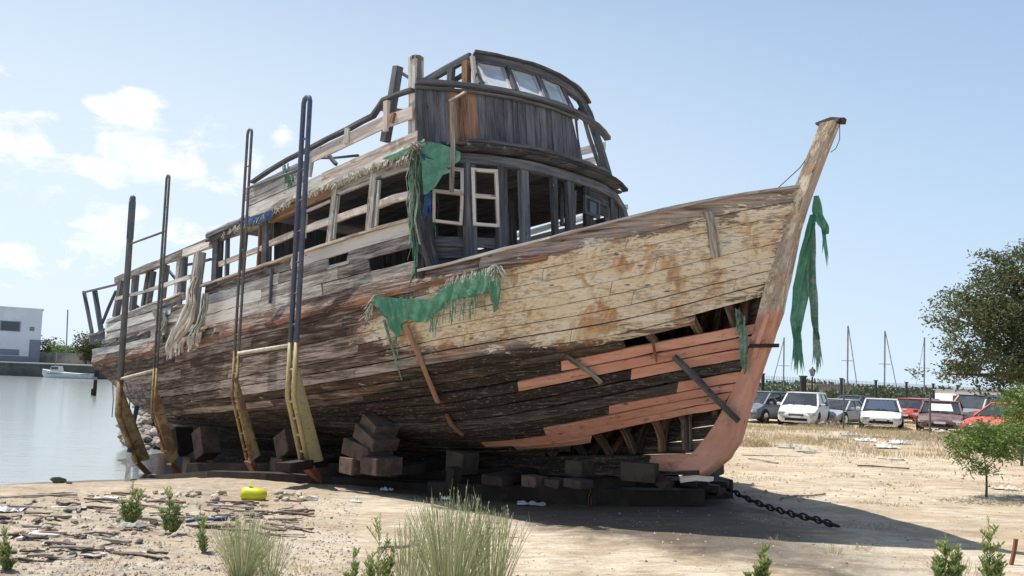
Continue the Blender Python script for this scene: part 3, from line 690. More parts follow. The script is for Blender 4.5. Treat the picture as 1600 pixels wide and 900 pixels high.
# side posts, port
SD = -2.49
def post(x0, y0, x1, y1, w=.15, d=.09, mtl='grey_wood', s=SD, side_s=None, name='deckhouse_post', ext=0.):
    P0 = on(x0, y0, s); P1 = on(x1, y1, s); dd = (P0 - P1).normalized()
    return beam(name, mtl, [P1 - dd * ext, P1.lerp(P0, .5), P0], w, d, SX, .005)
post(587, 272, 578, 362, .15); post(526, 296, 515, 384, .14); post(476, 322, 470, 402, .1, .08, 'dark_wood')
post(418, 348, 416, 418, .19, .12, 'dark_wood'); post(409, 352, 405, 422, .06, .1, 'brown_wood')
post(383, 358, 378, 432, .1, .09, 'dark_wood'); post(341, 374, 338, 446, .22, .14, 'dark_wood')
# inner darker pieces beside the posts
post(356, 372, 354, 440, .07, .07, 'dark_wood'); 
for (x0, y0, x1, y1, w_, mt) in [(283, 400, 277, 468, .17, 'grey_wood'), (289, 400, 284, 466, .10, 'dark_wood'), (260, 414, 252, 474, .16, 'dark_wood'), (234, 424, 225, 480, .14, 'grey_wood'), (240, 424, 231, 480, .10, 'dark_wood'),
                                  (212, 430, 207, 486, .18, 'dark_wood'), (191, 436, 181, 496, .2, 'dark_wood'), (198, 434, 196, 480, .1, 'grey_wood')]:
    post(x0, y0, x1, y1, w_, .12, mt, s=-2.38, name='gallery_post')
# starboard gallery posts, seen against the sky
for a in (8.9, 10.1, 11.5, 12.9, 14.2, 15.5):
    beam('gallery_post', 'dark_wood', [W(a, hb(a) - .15, 2.9), W(a, hb(a) - .15, 4.7)], .12, .12, SX, .004)
for a0, a1 in ((8.3, 16.2),):
    beam('gallery_rail', 'grey_wood', [W(lerp(a0, a1, i / 12), hb(lerp(a0, a1, i / 12)) - .15, 4.68) for i in range(13)], .08, .14)
    beam('gallery_rail', 'dark_wood', [W(lerp(a0, a1, i / 12), hb(lerp(a0, a1, i / 12)) - .15, 4.2) for i in range(13)], .05, .07)
# mid rails
def railpx(name, mtl, pts, w, h, s, jit=.006): return beam(name, mtl, [on(x, y, s) for x, y in pts], w, h, UX, jit)
railpx('window_rail', 'pale_wood', [(643, 304), (615, 311), (590, 320)], .05, .12, SD - .01)
railpx('window_rail', 'pale_wood', [(578, 324), (550, 333), (525, 342)], .05, .12, SD - .01)
railpx('window_rail', 'pale_wood', [(516, 345), (495, 352), (476, 360)], .05, .12, SD - .01)
railpx('window_rail', 'pale_wood', [(460, 365), (440, 373), (422, 381)], .05, .11, SD - .01)
railpx('window_rail', 'pale_wood', [(413, 387), (385, 397), (343, 413)], .05, .10, SD - .01)
railpx('gallery_rail', 'white_wood', [(298, 432), (283, 437), (252, 447)], .05, .09, -2.42)
railpx('gallery_rail', 'white_wood', [(250, 448), (225, 456), (205, 461)], .05, .08, -2.42)
railpx('gallery_rail', 'white_wood', [(204, 461), (195, 463), (180, 468)], .05, .08, -2.42)
# window head beams, light inner frames
railpx('window_head', 'grey_wood', [(646, 252), (620, 260), (595, 270), (560, 283), (530, 295)], .09, .20, SD)
railpx('window_head', 'brown_wood', [(530, 296), (500, 308), (477, 318), (450, 331), (425, 341)], .09, .17, SD)
railpx('window_head', 'grey_wood', [(425, 342), (395, 354), (360, 366), (330, 377)], .08, .14, SD)
for (x0, y0, x1, y1, x2, y2, x3, y3) in [(643, 262, 598, 276, 593, 282, 588, 354), (580, 284, 531, 303, 529, 306, 522, 374), (517, 314, 480, 330, 479, 334, 476, 372)]:
    fr = railpx('window_frame', 'white_wood', [(x0, y0), ((x0 + x1) / 2, (y0 + y1) / 2), (x1, y1)], .04, .045, SD - .03, .003)
    railpx('window_frame', 'white_wood', [(x2, y2), ((x2 + x3) / 2, (y2 + y3) / 2), (x3, y3)], .04, .045, SD - .03, .003)
# tops of the gallery: light broken rail
railpx('gallery_beam', 'pale_wood', [(330, 381), (312, 387), (288, 396)], .1, .17, -2.45, .015)
railpx('gallery_beam', 'grey_wood', [(288, 397), (262, 407), (232, 419), (207, 428)], .1, .15, -2.42, .02)
railpx('gallery_beam', 'grey_wood', [(207, 429), (195, 433), (182, 438)], .1, .15, -2.38, .02)
railpx('stern_rail', 'grey_steel', [(330, 372), (260, 402), (180, 445), (155, 451), (130, 457)], .04, .05, -2.3, .006)
railpx('stern_stanchion', 'dark_wood', [(131, 456), (137, 485), (144, 520)], .08, .08, -2.25, .004)
railpx('stern_stanchion', 'dark_wood', [(148, 455), (153, 485), (159, 522)], .11, .1, -2.25, .004)
railpx('stern_brace', 'dark_wood', [(181, 455), (170, 480), (160, 505)], .06, .06, -2.2, .004)
for (x0, y0, x1, y1) in [(262, 420, 275, 436), (205, 470, 220, 483), (291, 414, 330, 405), (306, 446, 330, 441), (282, 425, 293, 432)]:
    railpx('loose_strut', 'dark_wood', [(x0, y0), ((x0 + x1) / 2, (y0 + y1) / 2 + 1), (x1, y1)], .05, .05, -2.2, .004)
# battered planks of the stern quarter
for (pts, h_, mt) in [([(168, 502), (195, 494), (230, 484), (262, 473), (288, 464)], .12, 'white_wood'), ([(165, 514), (200, 505), (240, 494), (268, 486)], .18, 'white_wood'),
                     ([(166, 528), (205, 516), (250, 503), (290, 494)], .16, 'grey_wood'), ([(146, 551), (180, 545), (230, 535), (262, 528)], .16, 'white_wood'), ([(160, 542), (172, 536), (184, 530)], .07, 'dark_wood'),
                     ([(142, 532), (150, 530), (163, 524)], .22, 'dark_wood'), ([(140, 524), (152, 522), (164, 515)], .10, 'dark_wood')]:
    railpx('quarter_plank', mt, pts, .05, h_, -2.46, .022)
# front wall of the deckhouse: curved in plan
def Fw(s): return 2.15 + .85 * (abs(s) / 2.45) ** 2.6
def fpt(s, u, off=0): return W(Fw(s) + off, s, u)
def spx(x, y, u): p = onu(x, y, u) - BO; return p.dot(SX)
for (sp, w_, mt, dp) in [(-1.86, .19, 'dark_wood', .10), (-1.40, .19, 'dark_wood', .10), (-1.02, .17, 'dark_wood', .08), (-.40, .10, 'blackish_wood', .08), (-.02, .16, 'blackish_wood', .08), (.40, .12, 'blackish_wood', .08), (1.3, .12, 'blackish_wood', .08), (1.9, .14, 'blackish_wood', .08), (-2.42, .2, 'blackish_wood', .2)]:
    beam('front_post', mt, [fpt(sp, 2.7), fpt(sp, 3.7), fpt(sp, 4.68)], w_, dp, AX, .006)
# header and sill boards following the curve
def arcpts(f, u, s0, s1, n=14, off=0): return [W(f(lerp(s0, s1, i / n)) + off, lerp(s0, s1, i / n), u) for i in range(n + 1)]
beam('front_header', 'dark_wood', arcpts(Fw, 4.76, -2.5, 2.3, 22), .10, .15, UX, .004)
# low wall boards, port part and starboard part
for k in range(4):
    u0 = 2.95 + .18 * k; beam('front_board', 'blackish_wood', arcpts(Fw, u0, -2.42, -1.42, 6, .05), .03, .15, UX, .008)
for k in range(5):
    u0 = 2.95 + .18 * k; beam('front_board', 'blackish_wood', arcpts(Fw, u0, .40, 2.45, 8, .03), .03, .172, UX, .005)
for k in range(2):
    beam('front_board', 'blackish_wood', arcpts(Fw, 4.40 + .18 * k, .40, 2.45, 8, .03), .03, .172, UX, .005)
beam('front_board', 'blackish_wood', [fpt(.52, 3.7, .03), fpt(.52, 4.5, .03)], .2, .03, AX, .005); beam('front_board', 'blackish_wood', [fpt(1.18, 3.7, .03), fpt(1.18, 4.5, .03)], .2, .03, AX, .005)
# white-painted window frames in the front
def frame(name, quad, w=.055, d=.05, mtl='white_wood', bars=(), pane=None):
    """quad: tl, tr, br, bl points; children are its bars and its pane"""
    tl, tr, br, bl = [V(x) for x in quad]; nn = (tr - tl).cross(bl - tl).normalized(); mb = MB()
    for a, b in ((tl, tr), (tr, br), (br, bl), (bl, tl)):
        e = (b - a).normalized() * w * .5; mb.sweep([a - e * .98, a.lerp(b, .5), b + e * .98], w, d + U_(-.004, .004), nn, .003)
    o = mb.build(name, mtl, boat)
    for f in bars:
        mb = MB(); mb.sweep([tl.lerp(bl, f), tr.lerp(br, f)], w * 1.25, d * .8, nn, .003); mb.build('glazing_bar', mtl, o)
    if pane:
        mb = MB(); mb.sheet([[tl, tr], [bl, br]], .006); mb.build('pane', pane, o)
    return o
def fq(x0, y0, x1, y1, x2, y2, x3, y3, off=-.05):
    out = []
    for x, y in ((x0, y0), (x1, y1), (x2, y2), (x3, y3)):
        s = -1.9
        a = 2.5
        for _ in range(20): p = ona(x, y, a) - BO; a = .5 * a + .5 * (Fw(max(-2.45, min(2.45, p.dot(SX)))) + off)
        out.append(ona(x, y, a))
    return out
frame('front_window', fq(678, 298, 722, 304, 720, 350, 678, 345), .045, mtl='pale_wood')
frame('front_window', fq(705, 264, 722, 266, 722, 300, 705, 298), .05)
frame('front_window', fq(738, 265, 775, 268, 779, 353, 741, 350), .048, mtl='pale_wood', bars=(.48,))
frame('front_window', fq(914, 307, 935, 316, 935, 340, 914, 332, -.02), .05, mtl='dark_wood', pane='window_dark')
frame('front_window', fq(880, 296, 898, 300, 896, 352, 878, 350, .1), .05, mtl='dark_wood')
# things leaning in the open front
beam('inner_stud', 'blackish_wood', [W(3.6, .1, 2.7), W(3.6, .1, 4.7)], .14, .08, AX); beam('inner_stud', 'blackish_wood', [W(4.4, -.4, 2.7), W(4.4, -.4, 4.7)], .12, .08, AX)
beam('inner_stud', 'blackish_wood', [W(3.4, 1.4, 2.7), W(3.4, 1.4, 4.7)], .14, .08, AX)
# lower ceiling / upper deck planks and the curved eave
def Re(s): return Fw(s) - .2
for j in range(20):
    s0 = -2.52 + j * .252; s1 = s0 + .246
    for a1, a2 in ((None, 6.2), (6.2, 9.4)):
        if s0 > 2.2 and a1 is None: continue
        st_ = Re((s0 + s1) / 2) + max(0, (s0 - 1.2)) * .5 if a1 is None else a1
        mb = MB(); mb.sheet([[W(lerp(st_, a2, i / 4), s_, 4.90) for s_ in (s0, s1)] for i in range(5)], .04); mb.build('upper_deck_plank', 'dark_wood', boat)
beam('front_eave', 'blackish_wood', arcpts(Re, 4.93, -2.3, 1.75, 24, .02), .10, .05, UX, .008)
beam('front_eave', 'blackish_wood', arcpts(Re, 4.985, -2.0, .8, 14, -.02), .06, .05, UX, .010)
beam('side_eave', 'grey_wood', [W(a, -2.56, 4.90 + .012 * sin(a * 5)) for a in [2.9 + .5 * i for i in range(15)]], .10, .09, UX, .012)
beam('side_eave', 'dark_wood', [W(a, -2.56, 4.86 + .012 * sin(a * 5)) for a in [9.9, 9.2, 8.6, 8.0]], .12, .07, UX, .012)
beam('side_eave', 'grey_wood', [W(a, 2.56, 4.90) for a in [2.9 + .5 * i for i in range(14)]], .10, .09, UX, .012)
# upper bulwark, port: low wall, long band, solid aft panel
sideplank(3.05, 5.7, 4.98, 5.21, s=2.46, mtl='pale_wood', name='bulwark_plank'); sideplank(5.7, 8.4, 4.98, 5.19, s=2.46, mtl='white_wood', name='bulwark_plank')
for k in range(3):
    u0 = 5.20 + .135 * k
    sideplank(6.35, 8.45 + .06 * k, u0, u0 + .13, s=2.45, mtl='white_wood', name='bulwark_plank')
def band(pts, w, h, mtl, nm, s=-2.46, jit=.006): return railpx(nm, mtl, pts, w, h, s, jit)
band([(645, 176), (622, 184), (600, 192), (560, 211), (525, 228), (488, 245)], .035, .20, 'pale_wood', 'bulwark_plank')
band([(560, 206), (530, 221), (500, 235), (482, 243)], .035, .10, 'white_wood', 'bulwark_plank')
band([(645, 140), (622, 147), (600, 157), (592, 168), (583, 181), (565, 190), (545, 201), (510, 218), (482, 233), (450, 249), (420, 267), (394, 285)], .10, .05, 'dark_wood', 'bulwark_cap', -2.46)
band([(596, 172), (597, 200), (598, 218)], .10, .06, 'grey_wood', 'bulwark_stanchion', -2.4) if False else None
post(622, 104, 602, 222, .13, .12, 'dark_wood', s=-2.25, name='bulwark_stanchion')
post(604, 158, 603, 205, .10, .05, 'pale_wood', s=-2.5, name='bulwark_stanchion')
post(543, 200, 541, 224, .12, .03, 'white_wood', s=-2.5, name='bulwark_stanchion')
post(485, 244, 480, 276, .22, .06, 'white_wood', s=-2.42, name='bulwark_stanchion')
post(650, 90, 650, 225, .17, .17, 'grey_wood', s=-2.3, name='corner_post')
mb = MB(); mb.tube([on(651, 90, -2.3), on(651, 95, -2.3)], .105, 10); mb.tube([on(651, 96, -2.3), on(651, 138, -2.3)], .085, 10); mb.build('post_cap', 'grey_wood', boat)
railpx('tie_bar', 'dark_wood', [(624, 112), (640, 122), (660, 130)], .04, .05, -2.1)
railpx('loose_strut', 'dark_wood', [(596, 168), (622, 176), (640, 178)], .05, .12, -2.0)
railpx('loose_strut', 'dark_wood', [(490, 247), (520, 247), (560, 243)], .04, .04, -1.6)
railpx('loose_strut', 'dark_wood', [(511, 238), (518, 248), (525, 257)], .06, .06, -2.0)
railpx('loose_strut', 'brown_wood', [(616, 176), (612, 192)], .05, .06, -2.5) 
# starboard upper bulwark slats, seen past the open wing of the wheelhouse
for (u0, u1) in ((5.02, 5.2), (5.25, 5.42), (5.5, 5.66), (5.75, 5.92)):
    mb = MB(); p = [on(900, 283 - (u0 - 5.02) * 62, 2.3), on(955, 283 + 22 - (u0 - 5.02) * 62, 2.3)]
for (y0, y1) in ((233, 222), (252, 240), (270, 257), (284, 273)):
    P0 = on(898, y0 + 6, 2.3); P1 = on(946, y1 + 6, 2.3); mb = MB(); mb.sweep([P0, P0.lerp(P1, .5), P1], .03, .15, UX, .006); mb.build('bulwark_slat', 'white_wood', boat)
# wheelhouse: curved wall of upright boards
def Vb(s): return 2.25 + .80 * (abs(s) / 2.45) ** 2
def Rl(s): return 2.28 + .84 * (abs(s) / 2.45) ** 2
def wq(s, w_): return W(lerp(Vb(s), Rl(s), w_), s + .0 * w_, lerp(5.0, 5.97, w_))
k = 0; s = -2.43
while s < .50:
    w_ = U_(.11, .16); s1 = s + w_; top_cut = 0
    if -2.10 < s < -1.62: mtl = 'brown_wood'; w_ = .15; s1 = s + w_
    else: mtl = 'dark_wood'
    pr = U_(-.008, .008) if mtl == 'dark_wood' else -.012; lo = U_(-.05, .03) if mtl == 'dark_wood' else .03; hi_ = 1 if mtl == 'dark_wood' else U_(.95, .99)
    g_ = []; pts = []
    for i in range(6):
        t = lerp(lo, hi_, i / 5); sh = .12 * t if s > .2 else 0
        a_ = wq(s - .012, t) - AX * pr; b_ = wq(s1 + .003, t) - AX * pr
        if s1 > .40: b_ = b_ - SX * (.18 * t)
        g_.append([a_, b_])
    mb = MB(); mb.sheet([[p[1], p[0]] for p in g_], .025, gs=[(i * .19, U_(0, .01) + j * w_, k) for i in range(6) for j in range(2)]); mb.build('wheelhouse_board', mtl, boat); s = s1; k += 1
for sp in (-2.1, -1.62, -.9, 0, .8, 1.6):   # studs behind the boards
    beam('wheelhouse_stud', 'dark_wood', [W(Vb(sp) + .06, sp, 5.0), W(Rl(sp) + .06, sp, 5.97)] if sp < .7 else [W(Vb(sp), sp, 4.95), W(Rl(sp), sp, 5.97)], .08, .06, AX) if sp < .7 else None
beam('wheelhouse_rail', 'dark_wood', arcpts(Rl, 5.99, -2.45, 1.72, 26, -.05), .12, .065, UX, .005)
beam('wheelhouse_rail', 'dark_wood', arcpts(Rl, 5.90, -2.45, .4, 16, -.045), .03, .05, UX, .006)
# cabin top with canted windows
def wt(s, f):   # f 0 = sill, 1 = head
    return W(lerp(Rl(s) + .03, 2.73 + .34 * ((s + .24 - .15) / 1.4) ** 2, f), s + .24 * f, lerp(6.05, 6.68, f))
def wquad(s0, s1, lo=-.01, hi=.95): return [wt(s0, hi), wt(s1, hi), wt(s1, lo), wt(s0, lo)]
for (s0, s1, pane) in [(-1.42, -1.02, 'pane_frost'), (-.86, -.41, 'pane_frost'), (-.27, .21, 'pane_frost'), (.42, .98, None)]:
    frame('wheelhouse_window', wquad(s0, s1), .05 if pane else .03, .045, 'white_wood' if pane else 'dark_wood', pane=pane)
for s0, w_ in [(-1.50, .16), (-.90, .17), (-.30, .17), (.32, .10), (1.12, .10)]:
    beam('wheelhouse_mullion', 'dark_wood', [wt(s0, -.02), wt(s0, .5), wt(s0, 1.02)], w_, .07, AX, .005)
beam('roof_beam', 'dark_wood', [W(2.70 + .34 * ((lerp(-1.25, 1.7, i / 18) - .15) / 1.4) ** 2, lerp(-1.25, 1.7, i / 18), 6.73) for i in range(19)], .08, .15, UX, .006)
beam('roof_beam', 'dark_wood', [W(2.66 + .34 * ((lerp(-1.28, 1.7, i / 18) - .15) / 1.4) ** 2, lerp(-1.28, 1.7, i / 18), 6.81) for i in range(19)], .16, .035, UX, .008)
beam('roof_beam', 'dark_wood', [on(735, 88, -1.4), on(700, 107, -1.4), on(663, 128, -1.4)], .07, .12, UX, .006)
beam('cabin_post', 'brown_wood', [on(729, 96, -1.42), on(729, 150, -1.42)], .13, .1, SX, .005)
beam('cabin_post', 'dark_wood', [on(705, 108, -1.42), on(703, 150, -1.42)], .12, .08, SX, .005)
beam('cabin_post', 'pale_wood', [on(738, 88, -1.5), on(744, 137, -1.5)], .05, .07, SX, .005)
beam('cabin_rail', 'dark_wood', [on(706, 128, -1.35), on(732, 112, -1.35)], .05, .07, UX, .005)
beam('cabin_post', 'dark_wood', [on(668, 128, -1.38), on(668, 150, -1.38)], .12, .08, SX, .005)
beam('fallen_lath', 'pale_wood', [on(703, 158, -2.0), on(727, 144, -2.0)], .05, .035, UX, .003)
beam('hanging_lath', 'grey_wood', [on(706, 160, -2.35), on(708, 230, -2.33), on(706, 300, -2.3)], .06, .03, SX, .004)
# starboard end of the cabin top, curving down to the eave
P0 = on(908, 155, 1.6); P1 = on(920, 178, 1.75); P2 = on(938, 232, 1.95); P3 = on(955, 290, 2.2)
beam('end_post', 'dark_wood', [P0, P1, P2, P3], .12, .1, SX, .005)
beam('end_post', 'grey_wood', [on(905, 158, 1.75), on(921, 215, 1.95), on(946, 285, 2.15)], .05, .06, SX, .005)
beam('end_post', 'dark_wood', [on(886, 172, .5), on(900, 232, .55), on(912, 272, .6)], .08, .07, SX, .005)
beam('front_arch', 'dark_wood', [on(948, 302, 2.3), on(962, 312, 2.35), on(971, 328, 2.4), on(975, 345, 2.4)], .16, .12, SX, .005)
beam('front_arch', 'dark_wood', [on(940, 312, 2.2), on(952, 322, 2.2), on(960, 350, 2.25)], .10, .1, SX, .005)
beam('stub_post', 'dark_wood', [on(955, 290, 2.3), on(956, 312, 2.3)], .14, .12, SX, .008)
mb = MB(); mb.box(on(906, 176, 1.2), (.08, .08, .16)); mb.tube([on(905, 163, 1.2), on(906, 176, 1.2)], .015, 6); mb.build('hanging_lamp_bracket', 'dark_iron', boat)
# leaning tree-trunk-like post in the broken stern quarter
beam('leaning_post', 'grey_wood', [on(300, 505, -2.62), on(306, 450, -2.55), on(312, 395, -2.5)], .26, .16, SX, .012)
# frame line / bolts on bow
beam('bow_cleat', 'grey_wood', [onh(1106, 330, .02), onh(1113, 362, .02), onh(1119, 402, .02)], .12, .05, SX, .006)
for (x, y, x1, y1) in [(1270, 215, 1212, 297)]:
    mb = MB(); mb.tube([on(1290, 205, 0), on(1250, 262, -.05), on(1212, 297, -.12)], .006, 5); tag(mb.build('thin_line', 'dark_iron'), 'thin slack line running from the stem head down to the bow rail', 'line')
mb = MB(); mb.tube([on(1312, 196, 0), on(1312, 218, 0), on(1306, 232, 0), on(1298, 238, 0)], .005, 5); tag(mb.build('thin_line', 'dark_iron'), 'short wire dangling from the iron fitting at the very top of the stem', 'wire')

# ------------------------------------------------------------------ cloth, ropes and loose timber on the boat
def cloth(name, cols, mtl, label, cat, off=.05, fold=.03, nz=9, where=None, group=None, sub=3, parent=None, hemr=1.):
    """columns of (top, bottom) traced on the port side, with folds and a ragged hem"""
    tops = []; bots = []
    for (x0, y0, x1, y1) in cols: tops.append(where(x0, y0) if where else onh(x0, y0, off)); bots.append(where(x1, y1) if where else onh(x1, y1, off))
    T = []; B = []
    for i in range(len(tops) - 1):
        for k in range(sub): T.append(tops[i].lerp(tops[i + 1], k / sub)); B.append(bots[i].lerp(bots[i + 1], k / sub))
    T.append(tops[-1]); B.append(bots[-1]); g_ = []
    for i, (t, b) in enumerate(zip(T, B)):
        hem = U_(-.10, .06) * hemr; col_ = []
        for j in range(nz + 1):
            f = j / nz; p = t.lerp(b, f * (1 + hem))
            p = p - SX * (fold * (.5 + f) * (sin(i * 1.9 + 3 * f) + .6 * mnoise.noise(p * 4))) ; col_.append(p)
        g_.append(col_)
    mb = MB(); mb.sheet(g_); o = mb.build(name, mtl, parent, smooth=True)
    return tag(o, label, cat, group) if parent is None else o
t1 = cloth('green_tarp', [(583, 462, 586, 478), (592, 462, 598, 494), (602, 464, 610, 514), (612, 465, 621, 530), (620, 466, 627, 512), (632, 467, 636, 500), (650, 468, 655, 505), (672, 469, 668, 502), (690, 452, 690, 480), (710, 437, 708, 470), (735, 428, 733, 464), (757, 422, 755, 460), (766, 420, 765, 452)],
           'green_tarp', 'torn green tarp draped along the cream planks below the deckhouse corner', 'tarp', off=.09)
cloth('hanging_end', [(764, 416, 770, 478), (774, 415, 777, 490), (784, 418, 782, 478)], 'green_tarp', '', '', off=.10, parent=None) if False else None
t1b = cloth('green_tarp', [(763, 417, 769, 470), (772, 415, 775, 492), (783, 418, 781, 480)], 'green_tarp', 'narrow green tarp end hanging from the frayed knot under the rubbing strake', 'tarp', off=.12)
def fray(name, path, n, length, mtl, label, cat, w=.012, dirn=(0, 0, -1), spread=.03, rnd=.5, group=None, parent=None, js=.2):
    """bundle of torn fibres along a path"""
    mb = MB(); path = [V(p) for p in path]; L = [0]
    for a, b in zip(path, path[1:]): L.append(L[-1] + (b - a).length)
    for _ in range(n):
        x = R() * L[-1]; k = max(i for i in range(len(L)) if L[i] <= x or i == 0); k = min(k, len(path) - 2)
        p = path[k].lerp(path[k + 1], (x - L[k]) / max(L[k + 1] - L[k], 1e-6)) + V((U_(-1, 1), U_(-1, 1), U_(-1, 1))) * spread
        ln = length * U_(1 - rnd, 1 + rnd); d = (V(dirn) + V((U_(-1, 1), U_(-1, 1), U_(-.5, .5))) * js).normalized(); s_ = V((d.y, -d.x, 0)); s_ = s_.normalized() if s_.length > .01 else V((1, 0, 0)); s_ = (s_ + V((U_(-1, 1), U_(-1, 1), 0)) * .6).normalized() * w * U_(.5, 1.4)
        g_ = []
        for i in range(5):
            q_ = p + d * ln * i / 4 + V((U_(-1, 1), U_(-1, 1), 0)) * ln * .05 + V((0, 0, -.15 * ln * (i / 4) ** 2)); g_.append([q_ - s_, q_ + s_])
        mb.sheet(g_)
    o = mb.build(name, mtl, parent)
    return tag(o, label, cat, group) if parent is None else o
fray('frayed_rope', [onh(x, y, .12) for x, y in [(700, 436), (730, 427), (760, 420), (783, 417)]], 90, .09, 'frayed_white', 'frayed white rope fringe along the upper edge of the hull tarp', 'rope fringe', w=.006, spread=.02, js=.6)
fray('frayed_knot', [onh(x, y, .14) for x, y in [(768, 416), (780, 416), (776, 428)]], 110, .12, 'frayed_white', 'bunch of frayed whitish rope where the hull tarp is tied at its right end', 'rope knot', dirn=(0, 0, -.6), js=.7, w=.007)
fray('frayed_knot', [onh(x, y, .12) for x, y in [(583, 462), (580, 478), (576, 490)]], 40, .13, 'frayed_white', 'grey frayed rope end at the left tip of the hull tarp', 'rope knot', dirn=(-.5, 0, -.6), w=.007, js=.5)
fray('tarp_threads', [onh(x, y, .1) for x, y in [(668, 500), (700, 470), (760, 458)]], 50, .22, 'frayed_green', 'loose pale threads hanging below the middle of the hull tarp', 'threads', w=.007)
# corner tarp on the deckhouse front
def wf(x, y): a = 3.0 - .55 * (x - 655) / 65 - .14; return ona(x, y, a)
cloth('green_tarp', [(654, 222, 660, 242), (668, 221, 676, 248), (690, 225, 692, 262), (705, 231, 704, 262), (720, 238, 718, 250)], 'green_tarp', 'flat green tarp stretched over the deckhouse corner below the upright dark boards', 'tarp', where=wf, hemr=.2, fold=.006, sub=2, nz=4)
cloth('green_tarp', [(658, 246, 662, 304), (668, 247, 669, 302), (682, 251, 680, 292), (694, 258, 692, 274), (703, 266, 702, 269)], 'green_tarp', 'taut triangular green tarp at the front left corner of the deckhouse', 'tarp', where=wf, hemr=.1, fold=.005, sub=2, nz=5)
cloth('blue_tarp', [(660, 240, 662, 250), (675, 243, 680, 252), (692, 250, 694, 262)], 'blue_tarp', 'dark blue strip showing between the two green pieces on the deckhouse corner', 'tarp', where=lambda x, y: ona(x, y, 2.78), fold=.01, sub=2, nz=3)
cloth('blue_tarp', [(664, 300, 664, 352), (671, 300, 670, 360), (678, 296, 676, 350)], 'blue_tarp', 'blue tarp rag hanging inside the corner strands beside the front window', 'tarp', where=lambda x, y: ona(x, y, 2.85), fold=.02, nz=6)
for k_, (mt, n_, ln, lb, x0, x1, yy) in enumerate([('frayed_green', 260, 1.15, 'long frayed green strands hanging down the front left corner post', 647, 668, 238), ('frayed_white', 60, .9, 'pale frayed strands mixed into the corner hangings at window height', 646, 664, 250), ('green_tarp', 26, 1.35, 'green ribbons hanging to the deck at the corner post', 650, 672, 250)]):
    fray('hanging_strands', [ona(x, yy, 2.95) for x in (x0, (x0 + x1) / 2, x1)], n_, ln, mt, lb, 'strands', w=.012 if mt != 'green_tarp' else .022, dirn=(.08, 0, -1), spread=.07, rnd=.35, js=.045)
fray('frayed_knot', [ona(x, y, 2.9) for x, y in ((643, 226), (652, 232), (660, 228))], 120, .14, 'frayed_white', 'tangled white rope bundle at the top front corner of the deckhouse', 'rope knot', dirn=(0, 0, 0), w=.009, spread=.06, js=1)
beam('fallen_log', 'blackish_wood', [ona(659, 340, 2.95), ona(664, 380, 2.9), ona(674, 419, 2.85)], .20, .2, SX, .02)
# tarp remains along the eave
cloth('green_tarp', [(600, 246, 598, 250), (620, 238, 620, 247), (640, 229, 642, 240)], 'green_tarp', 'green tarp strip folded along the eave above the first side window', 'tarp', where=lambda x, y: on(x, y, -2.64), fold=.01, nz=3)
EV = [(646, 242), (620, 248), (590, 256), (560, 268), (530, 282), (500, 294), (480, 303)]
fray('eave_fringe', [on(x, y, -2.64) for x, y in EV], 240, .065, 'frayed_white', 'grey shredded cover hanging along the eave over the front side windows', 'fringe', w=.010, spread=.035, js=.8)
fray('eave_fringe', [on(x, y, -2.64) for x, y in [(455, 312), (440, 320), (420, 332), (400, 342), (375, 352), (350, 364)]], 200, .07, 'frayed_white', 'grey-green shredded cover hanging along the aft half of the eave', 'fringe', w=.010, spread=.035, js=.8)
cloth('blue_tarp', [(376, 343, 374, 352), (392, 338, 392, 352), (410, 334, 414, 346), (424, 328, 428, 338)], 'blue_tarp', 'blue tarp rag lying on the eave at the foot of the solid upper panel', 'tarp', where=lambda x, y: on(x, y, -2.66), fold=.02, nz=4)
cloth('white_sheet', [(378, 338, 372, 346), (400, 331, 402, 338), (425, 322, 428, 330)], 'frayed_white', 'whitish sheet remnant lying just above the blue rag on the eave', 'sheet', where=lambda x, y: on(x, y, -2.6), fold=.02, nz=4)
cloth('dark_sheet', [(320, 376, 322, 379), (340, 368, 342, 373), (362, 357, 366, 364)], 'dark_iron', 'dark roofing felt edge at the aft end of the eave', 'sheet', where=lambda x, y: on(x, y, -2.62), fold=.01, nz=3)
fray('frayed_knot', [on(x, y, -2.6) for x, y in ((448, 258), (452, 270), (450, 282))], 60, .12, 'frayed_green', 'grey-green rag knotted on the upper bulwark behind the tallest blue upright', 'rope knot', spread=.06, w=.016)
# beige sheet hanging over the leaning post
for o_ in list(bpy.data.objects):
    if o_.name.startswith('eave_fringe'): o_['kind'] = 'stuff'
def drape(name, path, wd, mtl, label, cat, off=.08, n=60, s=-2.7):
    """bunched sheet hanging along a traced path: overlapping folds of different depth"""
    mb = MB(); m_ = len(path) - 1
    for f in range(5):
        rows_ = []; ph = U_(0, 6)
        for i in range(25):
            t = i / 24 * m_; k = min(int(t), m_ - 1); u_ = t - k; x = lerp(path[k][0], path[k + 1][0], u_); y = lerp(path[k][1], path[k + 1][1], u_); ww = lerp(wd[k], wd[k + 1], u_)
            c_ = (f - 2) / 2.6 * ww * .5; row = []
            for j in range(5):
                xx = x + c_ + (j / 4 - .5) * ww * .42 + 1.5 * sin(i * .5 + ph); dpt = off + .05 * sin(j / 4 * pi) + .03 * mnoise.noise(V((i * .4, f * 3.1, j)))
                row.append(on(xx, y + (j - 2) * .4 * mnoise.noise(V((i * .3, f, 1))), s - dpt))
            rows_.append(row)
        mb.sheet(rows_)
    return tag(mb.build(name, mtl, smooth=True), label, cat)
drape('beige_sheet', [(306, 432), (298, 452), (300, 474), (290, 500), (278, 520), (268, 540), (265, 556)], [6, 10, 14, 22, 22, 14, 8], 'beige_sheet', 'dirty beige plastic sheet bunched round the leaning post near the stern', 'sheet')
